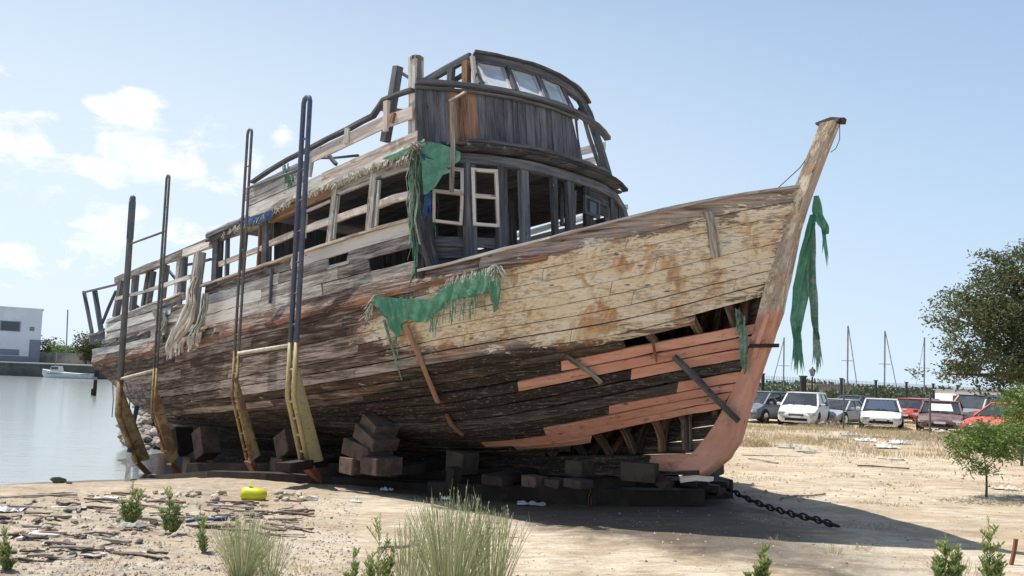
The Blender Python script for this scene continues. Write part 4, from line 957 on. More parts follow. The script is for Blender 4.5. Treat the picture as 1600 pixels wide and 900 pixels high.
drape('beige_sheet', [(322, 458), (318, 480), (312, 505), (304, 522), (290, 534), (276, 536)], [8, 10, 10, 12, 14, 10], 'frayed_white', 'whitish sheet strip looping down from the broken end of the side planking', 'sheet')
drape('beige_sheet', [(246, 482), (252, 500), (248, 520), (250, 534)], [14, 16, 10, 5], 'frayed_white', 'pale sheet scrap stuck to the battered stern quarter', 'sheet', s=-2.55)
fray('sheet_tatters', [on(x, y, -2.85) for x, y in [(262, 545), (280, 534), (300, 526), (312, 518)]], 60, .16, 'beige_sheet', 'tattered lower edge of the beige sheet over the rubbing strake', 'tatters', w=.02, spread=.04)
# green rags behind the stem
def rag(name, path, w0, mtl, label, s0, cat='rag', n=14, group=None, tipcut=.1, frayn=10):
    pts = [on(x, y, s0 + .04 * i) for i, (x, y, _w) in enumerate(path)]; wd = [p[2] for p in path]; g_ = []; m_ = len(path) - 1
    for i in range(n * m_ + 1):
        k = min(i // n, m_ - 1); f = i / n - k; p = pts[k].lerp(pts[k + 1], f); ww = lerp(wd[k], wd[k + 1], f) / FPX * (p - CP).dot(fw)
        row = []
        for j in range(7):
            x = j / 6 - .5; row.append(p + rt * (ww * x * (1 + .12 * mnoise.noise(p * 5 + V((j, 0, 0))))) + fw * (.05 * sin(j * 2.1 + i * .12)))
        g_.append(row)
    mb = MB(); mb.sheet(g_)
    p = pts[-1]; ww = wd[-1] / FPX * (p - CP).dot(fw)
    for _ in range(frayn):
        x = U_(-.5, .5); q0 = pts[-2].lerp(p, U_(.3, .95)) + rt * ww * x; d = V((U_(-.12, .2), 0, -1)); ln = U_(.15, .5); s_ = rt * U_(.008, .025)
        mb.sheet([[q0 - s_ + fw * .02, q0 + s_ + fw * .02], [q0 + d * ln * .5 - s_ * .8, q0 + d * ln * .5 + s_ * .8], [q0 + d * ln, q0 + d * ln + s_ * .15]])
    return tag(mb.build(name, mtl, smooth=True), label, cat)
rag('green_rag', [(1275, 306, 6), (1279, 330, 16), (1286, 352, 16), (1290, 366, 5)], 0, 'green_tarp', 'short green rag flap at the top of the hanging cloth behind the stem', .12, frayn=6)
rag('green_rag', [(1270, 335, 9), (1266, 370, 14), (1258, 400, 21), (1250, 450, 26), (1246, 500, 21), (1246, 536, 8)], 0, 'green_tarp', 'long dark green rag hanging lowest behind the stem', .14, frayn=70)
rag('green_rag', [(1268, 352, 10), (1268, 400, 18), (1268, 450, 16), (1272, 500, 9), (1278, 530, 4)], 0, 'frayed_green', 'paler frayed rag strip hanging on the right of the long green one', .26, frayn=50)
for k_, (x0, y0, x1, y1, nm) in enumerate([(600, 500, 628, 594, 'thin grey-green rope hanging from the left tip of the hull tarp'), (618, 520, 622, 560, 'short rope end hanging from the lowest point of the hull tarp')]):
    mb = MB(); mb.tube([onh(lerp(x0, x1, t), lerp(y0, y1, t) , .06 + .03 * sin(t * 4)) for t in (0, .2, .4, .6, .8, 1)], .022 if k_ == 0 else .014, 6, r2=.012); tag(mb.build('hanging_rope', 'frayed_green'), nm, 'rope')
def board(name, pts, w, h, mtl, label, off=.06, cat='board'):
    mb = MB(); mb.sweep([onh(x, y, off) for x, y in pts], w, h, SX, .008); return tag(mb.build(name, mtl), label, cat)
board('loose_board', [(635, 508), (650, 545), (668, 590), (684, 628)], .075, .04, 'brown_wood', 'long narrow board hanging at a slant from the hull tarp', .09)
board('loose_board', [(1053, 557), (1085, 588), (1120, 624), (1154, 658)], .075, .05, 'blackish_wood', 'dark slanting board leaning across the pink planks by the stem', .10)
board('loose_board', [(884, 556), (905, 570), (925, 585), (940, 598)], .06, .03, 'grey_wood', 'short grey board hanging loose over the upper pink band', .06)
board('loose_board', [(698, 648), (706, 664), (722, 680)], .07, .04, 'brown_wood', 'small splintered board hanging low on the dark planks', .05)
board('loose_board', [(1020, 530), (1022, 548), (1026, 566)], .03, .02, 'brown_wood', 'thin lath nailed upright on the pink planks', .05) 
cloth('grey_green_rag', [(1155, 508, 1158, 570), (1162, 507, 1164, 590), (1168, 512, 1168, 580)], 'frayed_green', 'grey-green rag stuck flat against the pink planks by the stem', 'rag', off=.06, fold=.02)
fray('cobweb_rag', [onh(x, y, .06) for x, y in [(1150, 480), (1160, 490), (1164, 500)]], 16, .2, 'frayed_green', 'wisps of fibre hanging in the open seam beside the stem', 'rag', w=.008)
# ------------------------------------------------------------------ slipway cradle
def onplane(px, py, P, n):
    d = pray(px, py); t = (V(P) - CP).dot(n) / d.dot(n); return CP + d * t
AH = V((-q, q, 0)); Z = V((0, 0, 1))
c0 = gnd(520, 765)
cradle = empty('slipway_cradle', (c0.x, c0.y, c0.z), label='rusty steel and timber slipway cradle carrying the old boat, with tall blue and yellow uprights', cat='boat cradle')
def upright(xt, yt, xk, yk, xf, yf, xw, yw, xg, yg, xb, yb, gap, r, mtop, mbot, ysw, nr=4):
    Kp = on(xk, yk, -2.95); T = onplane(xt, yt, Kp, AH); F = onplane(xf, yf, Kp, AH); Wp = onplane(xw, yw, Kp, AH); G = onplane(xg, yg, Kp, AH); Bf = onplane(xb, yb, Kp, AH)
    zt = T.z - gap / 2; zs = onplane(xk + 2, ysw, Kp, AH).z
    sw = V((Kp.x, Kp.y, zs)); tp = V((Kp.x, Kp.y, zt)); off = AH * gap
    mb = MB(); top = [sw, tp] + [tp + AH * (gap / 2 - gap / 2 * cos(a)) + Z * (gap / 2 * sin(a)) for a in (pi * .25, pi * .5, pi * .75)] + [tp + off, sw + off]
    mb.tube(top, r, 8); o = mb.build('upright_rail', mtop, cradle, smooth=True)
    n = int((zt - zs) / .55)
    for i in range(n):
        z = zs + .3 + (zt - zs - .4) * i / n; mb = MB(); mb.tube([V((Kp.x, Kp.y, z)), V((Kp.x, Kp.y, z)) + off], r * .45, 6); mb.build('rung', mtop, o)
    mb = MB(); mb.tube([sw, Kp, F], r * 1.02, 8); mb.tube([sw + off, Kp + off, F + off], r * 1.02, 8); o2 = mb.build('lower_rail', mbot, cradle, smooth=True)
    for i in range(nr):
        t = (i + .3) / nr; p = Kp.lerp(F, t); mb = MB(); mb.tube([p, p + off], r * .5, 6); mb.build('rung', mbot, o2)
    p = sw.lerp(Kp, .5); mb = MB(); mb.tube([p, p + off], r * .5, 6); mb.build('rung', mbot, o2)
    th = AH * .012
    mb = MB(); P = [Wp, Kp, F, G]; P = [V(x) - AH * .02 for x in P]
    mb.add([x - th for x in P] + [x + th for x in P], [(0, 1, 2, 3), (7, 6, 5, 4), (0, 4, 5, 1), (1, 5, 6, 2), (2, 6, 7, 3), (3, 7, 4, 0)]); mb.build('web_plate', mbot, cradle)
    # stiffening flange along the inner edge
    mb = MB(); mb.sweep([Wp, G], .07, .02, AH, .0); mb.build('flange', mbot, cradle)
    # rusty foot running down to the base beam
    mb = MB(); mb.sweep([F + off * .5, F.lerp(Bf, .5) + off * .5, Bf + off * .5], gap + r * 1.6, .10, (F - Bf).cross(AH), .004); mb.build('foot', 'rust', cradle)
    for k in range(4):
        mb = MB(); c = F + off * (.1 + .27 * k) + V((.02, -.05, .0)); mb.tube([c, c - Z * .04], .02, 6); mb.build('bolt', 'pale_steel', cradle)
    return Kp, off
k1, o1 = upright(478, 147, 459, 620, 481, 724, 464, 575, 502, 720, 506, 757, .20, .042, 'blue_paint', 'yellow_paint', 535)
k2, o2 = upright(381, 197, 369, 620, 392, 720, 368, 590, 404, 712, 411, 752, .165, .026, 'grey_steel', 'rusty_yellow', 548)
k3, o3 = upright(267, 273, 241, 642, 268, 724, 243, 606, 277, 714, 292, 750, .155, .026, 'grey_steel', 'rusty_yellow', 575, 3)
k4, o4 = upright(213, 309, 185, 648, 214, 722, 188, 605, 232, 718, 236, 744, .06, .062, 'grey_steel', 'rusty_yellow', 596, 2)
mb = MB(); t4 = V((k4.x, k4.y, onplane(213, 309, k4, AH).z)); mb.tube([t4 - Z * 1.0 + o4 * .5, t4 - Z * .12 + o4 * .5, t4 + Z * .02 + o4 * .5], [.078, .078, .05], 10); mb.build('painted_sleeve', 'blue_paint', cradle, smooth=True)
# crossbars between the uprights (tied to the vertical rails)
def atz(Kp, px, py): return V((Kp.x, Kp.y, onplane(px, py, Kp, AH).z))
for (Ka, oa, xa, ya, Kb, xb, yb, mt, r_) in [(k1, o1, 461, 258, k2, 385, 293, 'grey_steel', .025), (k1, o1, 450, 539, k2, 370, 552, 'pale_steel', .035), (k3, o3, 256, 361, k4, 215, 383, 'grey_steel', .025), (k3, o3, 243, 579, k4, 188, 592, 'pale_steel', .035)]:
    mb = MB(); mb.tube([atz(Ka, xa, ya) + oa, atz(Kb, xb, yb)], r_, 8); mb.build('cross_bar', mt, cradle, smooth=True)
def gbeam(name, pts, w, h, mtl, zoff=0., parent=cradle, jit=.01):
    P = [gnd(x, y) + Z * (h / 2 + zoff) for x, y in pts]; mb = MB(); mb.sweep(P, w, h, Z, jit); return mb.build(name, mtl, parent)
gbeam('base_beam', [(226, 742), (330, 746), (420, 750), (520, 756), (700, 770)], .16, .16, 'skid_wood', -.03)
gbeam('base_beam', [(670, 776), (800, 783), (920, 788), (1010, 790), (1098, 790)], .22, .25, 'skid_wood', -.01)
gbeam('bearer', [(720, 772), (840, 774), (980, 776), (1120, 778)], .20, .17, 'skid_wood', .14)
gbeam('bearer', [(300, 742), (520, 752), (760, 762), (1060, 768)], .25, .22, 'skid_wood', .10)
for (x, y, x1, y1) in [(760, 785, 900, 755), (930, 788, 1040, 758), (1075, 788, 1120, 762), (600, 772, 760, 744), (440, 764, 560, 740)]:
    gbeam('cross_beam', [(x, y), (x1, y1)], .24, .15, 'skid_wood', .26)
gbeam('front_cross_beam', [(1040, 781), (1090, 778), (1132, 776)], .42, .3, 'skid_wood', .0, jit=.03)
# keel blocks directly under the keel
for a in (1.6, 3.4, 5.4, 7.6, 10, 12.4):
    zk = W(a, 0, -.05); mb = MB(); b0 = gh(zk.x, zk.y); hgt = zk.z - b0 + .12
    mb.box((zk.x, zk.y, b0 + hgt / 2 - .12), (.9, .3, hgt), -pi / 4 + pi / 2 + U_(-.06, .06)); mb.build('keel_block', 'skid_wood', cradle)
def timber(px, py, s, L, h, d, rz=0, tilt=0, mtl='block_wood', label='', name='timber_block', rot=0.):
    p = on(px, py, s); M = Matrix.Rotation(-pi / 4 + rz, 3, 'Z') @ Matrix.Rotation(tilt, 3, 'Y') @ Matrix.Rotation(rot, 3, 'X'); mb = MB()
    mb.box(p, (L, d, h), rot=M); mb.v = [v + V((U_(-1, 1), U_(-1, 1), U_(-1, 1))) * .012 for v in mb.v]
    return tag(mb.build(name, mtl, bevel=.012), label, 'timber', 'timber packing blocks under the hull')
timber(560, 727, -2.2, .34, .26, .5, label='left block of the bottom row in the stack right of the nearest blue upright', rz=.05)
timber(596, 727, -2.2, .45, .27, .5, label='right block of the bottom row in the stack right of the nearest blue upright', rz=-.03)
timber(574, 703, -2.15, .72, .25, .5, tilt=.14, label='squared timber lying tilted on the bottom row of the stack right of the blue upright')
timber(588, 684, -2.1, .58, .22, .5, tilt=.38, label='slanting timber third from the ground in the stack right of the blue upright')
timber(594, 664, -2.0, .42, .18, .5, tilt=.50, label='small slanting timber on top of the stack, touching the hull planks')
timber(449, 725, -2.2, .42, .24, .45, label='reddish timber block behind the foot of the blue and yellow upright')
timber(456, 694, -2.15, .42, .44, .45, tilt=-.5, label='wedge shaped timber resting above the block behind the blue and yellow upright')
timber(304, 727, -2.1, .36, .36, .4, label='pale square timber block between the second and third uprights', mtl='block_wood')
timber(322, 692, -2.0, .45, .62, .4, tilt=-.45, label='leaning timber with pale end between the second and third uprights')
timber(283, 690, -1.9, .5, .55, .4, tilt=-.4, label='dark timber wedged under the hull beside the third upright', mtl='skid_wood')
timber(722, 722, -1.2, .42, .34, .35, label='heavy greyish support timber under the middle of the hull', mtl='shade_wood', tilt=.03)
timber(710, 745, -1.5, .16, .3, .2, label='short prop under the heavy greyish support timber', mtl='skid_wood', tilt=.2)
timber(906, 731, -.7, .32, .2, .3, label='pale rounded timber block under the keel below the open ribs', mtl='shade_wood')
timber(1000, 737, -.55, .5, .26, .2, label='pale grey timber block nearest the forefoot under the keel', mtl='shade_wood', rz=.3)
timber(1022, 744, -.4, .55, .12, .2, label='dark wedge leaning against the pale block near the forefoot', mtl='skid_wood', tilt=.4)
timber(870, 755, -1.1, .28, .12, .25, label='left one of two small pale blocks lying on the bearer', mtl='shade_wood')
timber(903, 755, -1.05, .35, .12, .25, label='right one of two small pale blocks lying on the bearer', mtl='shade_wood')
timber(835, 752, -1.2, .3, .16, .25, label='reddish brick shaped timber on the bearer left of the pale blocks')
timber(780, 750, -1.3, .35, .13, .25, label='dark timber offcut on the bearer below the middle of the hull', mtl='skid_wood')
mb = MB(); mb.sweep([on(1066, 749, -.2), on(1090, 747, -.2), on(1112, 749, -.2)], .1, .07, Z, .015); tag(mb.build('packing_plank', 'pale_wood'), 'pale splintered plank squeezed under the forefoot of the boat', 'plank')
# rusty rag on the beam
fray('rusty_rag', [gnd(922, 790) + Z * .32, gnd(925, 790) + Z * .3], 14, .26, 'rust', 'rust coloured rag hanging over the skid beam', 'rag', w=.014, rnd=.3, spread=.02)
# rusty winch shackle lump at the end of the skid and chain
mb = MB()
c = gnd(1112, 786)
for k in range(7): mb.box(c + V((U_(-.22, .18), U_(-.12, .12), .16 + U_(-.06, .14))), (U_(.12, .3), U_(.1, .2), U_(.06, .14)), U_(-.5, .5))
mb.tube([c + V((.05, -.1, .2)), c + V((.22, -.12, .16)), c + V((.26, 0, .16)), c + V((.1, .1, .2))], .03, 6)
mb.build('towing_bracket', 'dark_iron', cradle, bevel=.01)
chain = empty('anchor_chain', tuple(gnd(1200, 795)), label='heavy rusty chain running from the skid end across the sand to the right', cat='chain')
path = [(1128, 764, .22), (1142, 773, .16), (1165, 784, .09), (1200, 797, .04), (1240, 809, .04), (1275, 817, .04), (1312, 828, .03)]
PP = [gnd(x, y + (z * 80)) + Z * z for x, y, z in path]; Ls = [0]
for a, b in zip(PP, PP[1:]): Ls.append(Ls[-1] + (b - a).length)
nl = int(Ls[-1] / .115); 
for i in range(nl):
    x = Ls[-1] * i / nl; P0 = V([interp(list(zip(Ls, [p[k] for p in PP])), x) for k in range(3)]); P1 = V([interp(list(zip(Ls, [p[k] for p in PP])), x + .1) for k in range(3)])
    t = (P1 - P0).normalized() if (P1 - P0).length > 1e-4 else V((1, 0, 0)); t = (t + V((U_(-.2, .2), U_(-.2, .2), 0))).normalized(); sd = t.cross(Z).normalized(); uu = sd.cross(t)
    if i % 2: sd, uu = (sd + uu * .5).normalized(), uu
    else: sd = (sd * .35 + uu).normalized()
    mb = MB(); pts = []
    for k in range(13):
        a = 2 * pi * k / 12; pts.append(P0 + t * (.08 * cos(a) * (1 if abs(cos(a)) > .5 else .9)) + sd * (.042 * sin(a)) + Z * .03)
    mb.tube(pts, .015, 6); mb.build('chain_link', 'dark_iron', chain, smooth=True)
# dark iron props standing at the stern
mb = MB(); mb.sweep([gnd(199, 752) - Z * .1, on(203, 690, -1.9), on(214, 635, -1.6)], .10, .10, SX, .004); tag(mb.build('prop_post', 'dark_wood'), 'dark prop post standing in the water edge under the stern', 'post')
mb = MB(); mb.sweep([on(244, 708, 1.0), on(242, 662, .6), on(241, 640, .3)], .2, .16, SX, .01); tag(mb.build('mooring_post', 'skid_wood'), 'dark thick post standing behind the third upright beneath the stern', 'post')
mb = MB(); mb.tube([on(176, 590, -1.6), on(177, 625, -1.6), on(175, 652, -1.6)], .012, 5); tag(mb.build('hanging_wire', 'dark_iron'), 'thin rusty wire hanging from the underside of the stern', 'wire')
mb = MB(); mb.tube([on(196, 597, -2.2), on(203, 620, -2.2), on(202, 650, -2.2), on(197, 668, -2.2)], .016, 5); tag(mb.build('hanging_wire', 'frayed_green'), 'looped rope hanging beside the leftmost upright', 'rope')

# ------------------------------------------------------------------ stones, rubble, litter
def stone_mesh(seed, mtl, flat=.6):
    rs = random.Random(seed); bm = bmesh.new(); bmesh.ops.create_icosphere(bm, subdivisions=2, radius=1)
    o_ = V((seed * 3.1, 0, 0))
    for v in bm.verts:
        n_ = v.co.normalized(); k_ = 1 + .38 * mnoise.noise(n_ * 1.3 + o_) + .14 * mnoise.noise(n_ * 3.2 + o_); v.co = V((n_.x * k_, n_.y * k_ * .8, n_.z * k_ * flat))
    me = bpy.data.meshes.new('stone'); bm.to_mesh(me); bm.free(); me.materials.append(MATS[mtl]); return me
SM = {m_: [stone_mesh(i + 10 * j, m_) for i in range(4)] for j, m_ in enumerate(('stone', 'dark_stone', 'pale_stone'))}
def stone(p, r, mtl, label, group=None, name='stone', cat='stone', sink=.3):
    o = bpy.data.objects.new(name, random.choice(SM[mtl])); COL.objects.link(o); o.location = V(p) + Z * r * (.6 - sink); o.scale = (r, r * U_(.7, 1.1), r * U_(.7, 1.05)); o.rotation_euler = (U_(-.3, .3), U_(-.3, .3), U_(0, 6.3)); return tag(o, label, cat, group)
stone(gnd(91, 752), .13, 'dark_stone', 'single dark boulder at the water edge on the left', sink=.15)
stone(gnd(108, 755), .05, 'dark_stone', 'small dark stone just right of the boulder at the water edge')
# riprap bank behind the stern
for i in range(70):
    px = U_(206, 262); py = U_(646, 703) if px > 222 else U_(668, 700)
    f_ = (703 - py) / 57; y = 24.6 + f_ * 2.6; x = (px - 800) / FPX * y; z = -.75 + f_ * 1.15
    stone((x, y, z), U_(.13, .28), 'stone', 'angular riprap stone in the bank behind the boat stern', 'riprap stones behind the stern', 'riprap_stone', 'stone', .2)
mb = MB(); p = gnd(91, 752)
def where_(px, py):
    if px > 600: return 'in the weeds before the parked cars' if py < 690 else 'on the sand between the bow and the shrub tree'
    col_ = 'near the left edge' if px < 90 else 'left of the leafy weeds' if px < 190 else 'around the two leafy weeds' if px < 290 else 'below the yellow container' if px < 400 else 'right of the yellow container'
    return col_ + (', far side of the rubble' if py < 800 else ', middle of the rubble' if py < 835 else ', near side of the rubble')
# driftwood and broken planks in the rubble
nsd = 0
for i in range(150):
    px = U_(-15, 500) if i < 125 else U_(1180, 1590); py = (U_(772, 880) if px < 260 else U_(775, 838)) if i < 125 else U_(655, 720)
    if px < 480 and px > 240 and py < 782: continue
    p = gnd(px, py); L = U_(.06, .42) * (1 if px < 600 else 2.4); mb = MB(); a = U_(-.28, .28) if R() < .75 else U_(0, 3.1)
    d = V((cos(a), sin(a), 0)); n_ = 3; pts = [p + d * L * (t / n_ - .5) + Z * (.012 + .02 * R()) for t in range(n_ + 1)]
    mb.sweep(pts, U_(.015, .06), U_(.01, .025), Z, .006); wh = where_(px, py)
    mt_ = random.choice(['drift_wood', 'drift_wood', 'block_wood', 'grey_wood']); lk = dict(drift_wood='brown', block_wood='dark reddish', grey_wood='silvery grey')[mt_]; lk += ' short' if L < .3 else ' long'
    tag(mb.build('driftwood_piece', mt_), lk + ' wood splinter ' + wh, 'driftwood', lk + ' driftwood splinters, ' + wh)
for i in range(90):
    px = U_(0, 420); py = U_(782, 878) if px < 250 else U_(776, 850); p = gnd(px, py)
    mt_ = random.choice(['stone', 'pale_stone', 'pale_stone', 'stone', 'dark_stone']); lk = dict(stone='greyish brown', pale_stone='pale', dark_stone='dark')[mt_]; rr = U_(.015, .055); lk += ' pebble' if rr < .03 else ' fist sized stone'
    stone(p, rr, mt_, lk + ' ' + where_(px, py), lk + 's, ' + where_(px, py))
for i in range(46):
    px = U_(215, 480); py = U_(771, 783); p = gnd(px, py)
    stone(p, U_(.03, .075), 'pale_stone', 'pale chunk on the shadow edge ' + (w9 := 'left of the second leafy weed' if px < 265 else 'between the leafy weeds and the yellow container' if px < 380 else 'right of the yellow container'), 'pale rubble chunks ' + w9, sink=.2)
for (x0, y0, x1, y1, w_, mt, lb) in [(325, 789, 396, 788, .03, 'drift_wood', 'thin dark stick lying right of the leafy weeds'), (228, 787, 290, 787, .07, 'block_wood', 'reddish broken board behind the leafy weeds'), (0, 777, 120, 774, .05, 'drift_wood', 'long dark driftwood strip near the left edge'),
                                     (70, 812, 112, 809, .06, 'drift_wood', 'grey flat board in the middle of the left rubble'), (290, 818, 355, 815, .05, 'blue_tarp', 'greenish grey lath behind the left broom tuft'), (425, 803, 480, 799, .05, 'drift_wood', 'dark branch lying left of the big grass tuft'),
                                     (30, 842, 60, 834, .06, 'grey_wood', 'pale grey board tilted in the left rubble'), (1340, 729, 1420, 733, .06, 'dark_wood', 'dark board lying on the sand right of the boat'), (1170, 718, 1216, 725, .05, 'drift_wood', 'brown stick on the sand just right of the stem'),
                                     (1222, 780, 1290, 774, .02, 'drift_wood', 'thin branch on the sand above the chain'), (590, 860, 640, 855, .015, 'drift_wood', 'thin bent stick left of the big grass tuft')]:
    P0 = gnd(x0, y0) + Z * .02; P1 = gnd(x1, y1) + Z * .02; mb = MB(); mb.sweep([P0, P0.lerp(P1, .3) + V((0, .02, .01)), P0.lerp(P1, .65) - V((0, .02, 0)), P1], w_, .025, Z, .006); tag(mb.build('stick', mt), lb, 'stick')
def crumple(px, py, L, mtl, label, h=.06, cat='litter', name='litter'):
    p = gnd(px, py); g_ = []
    for i in range(9):
        g_.append([p + V(((i / 8 - .5) * L, (j / 4 - .5) * L * .5, .015 + h * (.5 + mnoise.noise(V((i * .9 + px, j * .9, 0)))) * sin(pi * (j + .5) / 5))) for j in range(5)])
    mb = MB(); mb.sheet(g_); return tag(mb.build(name, mtl), label, cat)
crumple(830, 790, .42, 'white_plastic', 'crumpled white plastic bag in the shade before the skid beam')
crumple(604, 768, .2, 'white_plastic', 'folded white paper in the shadow below the timber stack')
crumple(696, 782, .14, 'white_plastic', 'small white scrap in the shadow behind the big grass tuft')
crumple(556, 784, .16, 'white_plastic', 'whitish scrap on the shadow edge left of the big grass tuft')
crumple(15, 800, .35, 'white_plastic', 'pale plastic scrap at the left edge of the frame')
crumple(205, 832, .28, 'frayed_white', 'dirty grey rag at the foot of the leftmost leafy weeds', h=.09)
crumple(88, 850, .26, 'frayed_white', 'tattered pale rag in the lower left rubble')
crumple(165, 782, .3, 'white_plastic', 'flat pale sheet on the sand near the left shadow edge')
for i, (x, y) in enumerate([(1232, 700), (1262, 706), (1385, 700), (1405, 694), (1300, 686), (1350, 690), (1330, 680), (1470, 676)]):
    crumple(x, y, .7, random.choice(['white_plastic', 'frayed_white']), ['white scrap on the dry bank below the white van like car', 'pale rag on the sand edge of the bank', 'white plastic tangle in the middle of the dry bank', 'smaller white scrap right of the plastic tangle', 'pale debris under the front of the second white car', 'grey sheet of debris on top of the dry bank', 'white debris by the thin pole', 'pale debris below the maroon car'][i], h=.15)
# yellow plastic float
p = gnd(397, 780) + Z * .09; mb = MB(); prof = []
dv = V((.97, -.05, -.03)).normalized()
mb.tube([p - dv * .17, p - dv * .165, p - dv * .10, p + dv * .06, p + dv * .15, p + dv * .175], [.04, .085, .095, .09, .07, .03], 14)
fl = empty('yellow_container', tuple(gnd(397, 780)), label='bright yellow plastic container lying on the shadow edge', cat='container')
mb.build('container_body', 'yellow_plastic', fl, smooth=True); mb = MB(); mb.tube([p - dv * .06 + Z * .09, p - dv * .05 + Z * .115], .03, 10); mb.build('container_cap', 'yellow_plastic', fl)
# rusty stake at the far right
P0 = gnd(1580, 883); mb = MB(); mb.sweep([P0, P0 + V((.03, 0, .13)), P0 + V((.05, 0, .27))], .03, .03, (1, 0, 0), .003); tag(mb.build('iron_stake', 'rust'), 'short rusty stake leaning in the sand at the right edge', 'stake')
# pebbles (beyond counting)
mb = MB(); rs = random.Random(3)
for i in range(7800):
    if i < 5200: px, py = rs.uniform(-10, 560), rs.uniform(768, 905)
    elif i < 6900: px, py = rs.uniform(-10, 1610), rs.uniform(800, 905)
    else: px, py = rs.uniform(1120, 1610), rs.uniform(665, 800)
    p = gpt(px, py, .05); p = V((p.x, p.y, gh(p.x, p.y))); r = rs.uniform(.004, .016) * (1.25 if i < 5200 else 1 if i < 6900 else 2.2)
    if i % 9 == 0: r *= 1.7
    o_ = [V((rs.uniform(.6, 1) * x, rs.uniform(.6, 1) * y, rs.uniform(.5, .9) * z)) * r for x, y, z in ((1, 0, 0), (0, 1, 0), (-1, 0, 0), (0, -1, 0), (0, 0, 1))]
    mb.add([p + v for v in o_], [(0, 1, 4), (1, 2, 4), (2, 3, 4), (3, 0, 4)], gs=[p] * 5)
m, N = mat('pebbles'); n1 = N.noise(N.attr('gc'), 37, 2, .5); finish(N, N.ramp(n1, [(.35, (.12, .10, .085)), (.5, (.33, .27, .21)), (.65, (.58, .53, .46))]), .9)
tag(mb.build('gravel', 'pebbles', origin=(0, 0, 0)), kind='stuff')

# ------------------------------------------------------------------ plants
def leafquad(mb, p, d, L, w, sh, n_=None):
    sd = d.cross(V((U_(-1, 1), U_(-1, 1), U_(-.3, 1)))); sd = sd.normalized() * w / 2 if sd.length > 1e-4 else V((w / 2, 0, 0))
    mb.add([p, p + d * L * .5 + sd, p + d * L, p + d * L * .5 - sd], [(0, 1, 2, 3)], gs=[V((sh, 0, 0))] * 4)
def broom(px, py, h, n, spread, label, mtl='broom_green', cat='shrub', w=.0035, name='broom_shrub', heads=True, fr=.12):
    b = gnd(px, py); mb = MB()
    for i in range(n):
        a = U_(0, 2 * pi); r = sqrt(R()) * fr; p0 = b + V((cos(a) * r, sin(a) * r, -.02)); lean = V((cos(a), sin(a) * .7, 0)) * spread * R() * .9 + V((U_(-.1, .1), U_(-.1, .1), 0)) * spread; hh = h * U_(.55, 1.0) * (1 - .25 * min(1, lean.length / max(spread, .01))); sh = R()
        pts = [p0.lerp(p0 + lean + Z * hh, t) + lean * (.35 * (t * t - t)) + V((U_(-1, 1), U_(-1, 1), 0)) * .006 for t in (0, .3, .6, .85, 1)]
        sd = rt * w * U_(.7, 1.4); g_ = [[p - sd * (1 - .6 * k / 4), p + sd * (1 - .6 * k / 4)] for k, p in enumerate(pts)]
        mb.sheet(g_, gs=[V((sh, 0, 0))] * 10)
        for k in range(3):   # side twigs
            if R() < .7:
                p = pts[2].lerp(pts[4], R()); d = V((U_(-.5, .5), U_(-.3, .3), 1)).normalized(); s2 = rt * w * .5; l2 = h * U_(.06, .16); mb.sheet([[p - s2, p + s2], [p + d * l2 - s2 * .3, p + d * l2 + s2 * .3]], gs=[V((sh, 0, 0))] * 4)
        if heads and R() < .5: leafquad(mb, pts[4], V((U_(-.2, .2), 0, 1)).normalized(), .035, .010, 1)
    return tag(mb.build(name, mtl), label, cat)
def herb(px, py, stems, label, mtl='leaf_herb', Lf=.04, name='leafy_weed', dens=1.):
    stems = [(a, h * 1.15) for a, h in stems] + [(a + U_(-.12, .12), h * U_(.4, .75)) for a, h in stems]; Lf *= 1.5; b = gnd(px, py); root = empty(name, tuple(b), label=label, cat='weed')
    mbs = MB(); mb = MB()
    for (dx, h) in stems:
        p0 = b + V((dx * .15, U_(-.03, .03), -.02)); tip = p0 + V((dx * .6 + U_(-.02, .02), U_(-.03, .03), h)); mbs.tube([p0, p0.lerp(tip, .5) + V((dx * .05, 0, 0)), tip], .004, 4, r2=.002)
        n = int(h * 95 * dens)
        for i in range(n):
            t = .18 + .82 * i / n; p = p0.lerp(tip, t); a = i * 2.4; L = Lf * (1.15 - .75 * t) * U_(.7, 1.2); d = V((cos(a), sin(a), .9 + t)).normalized(); leafquad(mb, p, d, L * 1.4, L * .32, R())
        for k in range(int(9 * dens)):
            t = U_(.05, .8); p = p0.lerp(tip, t); a = U_(0, 6.3); d = V((cos(a) * .8, sin(a) * .8, 1)).normalized(); l2 = h * U_(.08, .30); mbs.tube([p, p + d * l2], .003, 4)
            for j in range(14): tt = j / 14; aa = j * 2.4; leafquad(mb, p + d * l2 * (.2 + .8 * tt), V((cos(aa), sin(aa), 1.2)).normalized(), Lf * U_(.6, 1), Lf * .3, R())
    mbs.build('stem', 'bark' if mtl == 'leaf_bright' else mtl, root); mb.build('leaves', mtl, root); return root
for (x, y, w_, lb) in [(203, 826, .35, 'dry litter at the foot of the leftmost weeds'), (690, 905, .6, 'dead bent stems at the foot of the big tuft'), (380, 900, .4, 'dead bent stems at the foot of the round broom'), (1500, 900, .6, 'dead stems under the bottom right weeds')]:
    broom(x, y, w_ * .35, 60, w_ * .8, lb, 'dry_grey', 'dead stems', .003, 'dead_stems', False, w_ * .35)
broom(640, 935, .70, 90, .22, 'grey-green leafy broom stems at the left part of the big bottom tuft', fr=.10)
broom(705, 938, .95, 290, .36, 'big yellow-green broom tuft with pale tips at the bottom centre', fr=.16)
broom(765, 930, .80, 120, .30, 'looser right hand part of the big broom tuft at the bottom', fr=.12)
herb(592, 935, [(-.05, .62), (.06, .5), (.16, .42), (-.14, .36)], 'dark green leafy stems standing in the left part of the bottom tuft', Lf=.035)
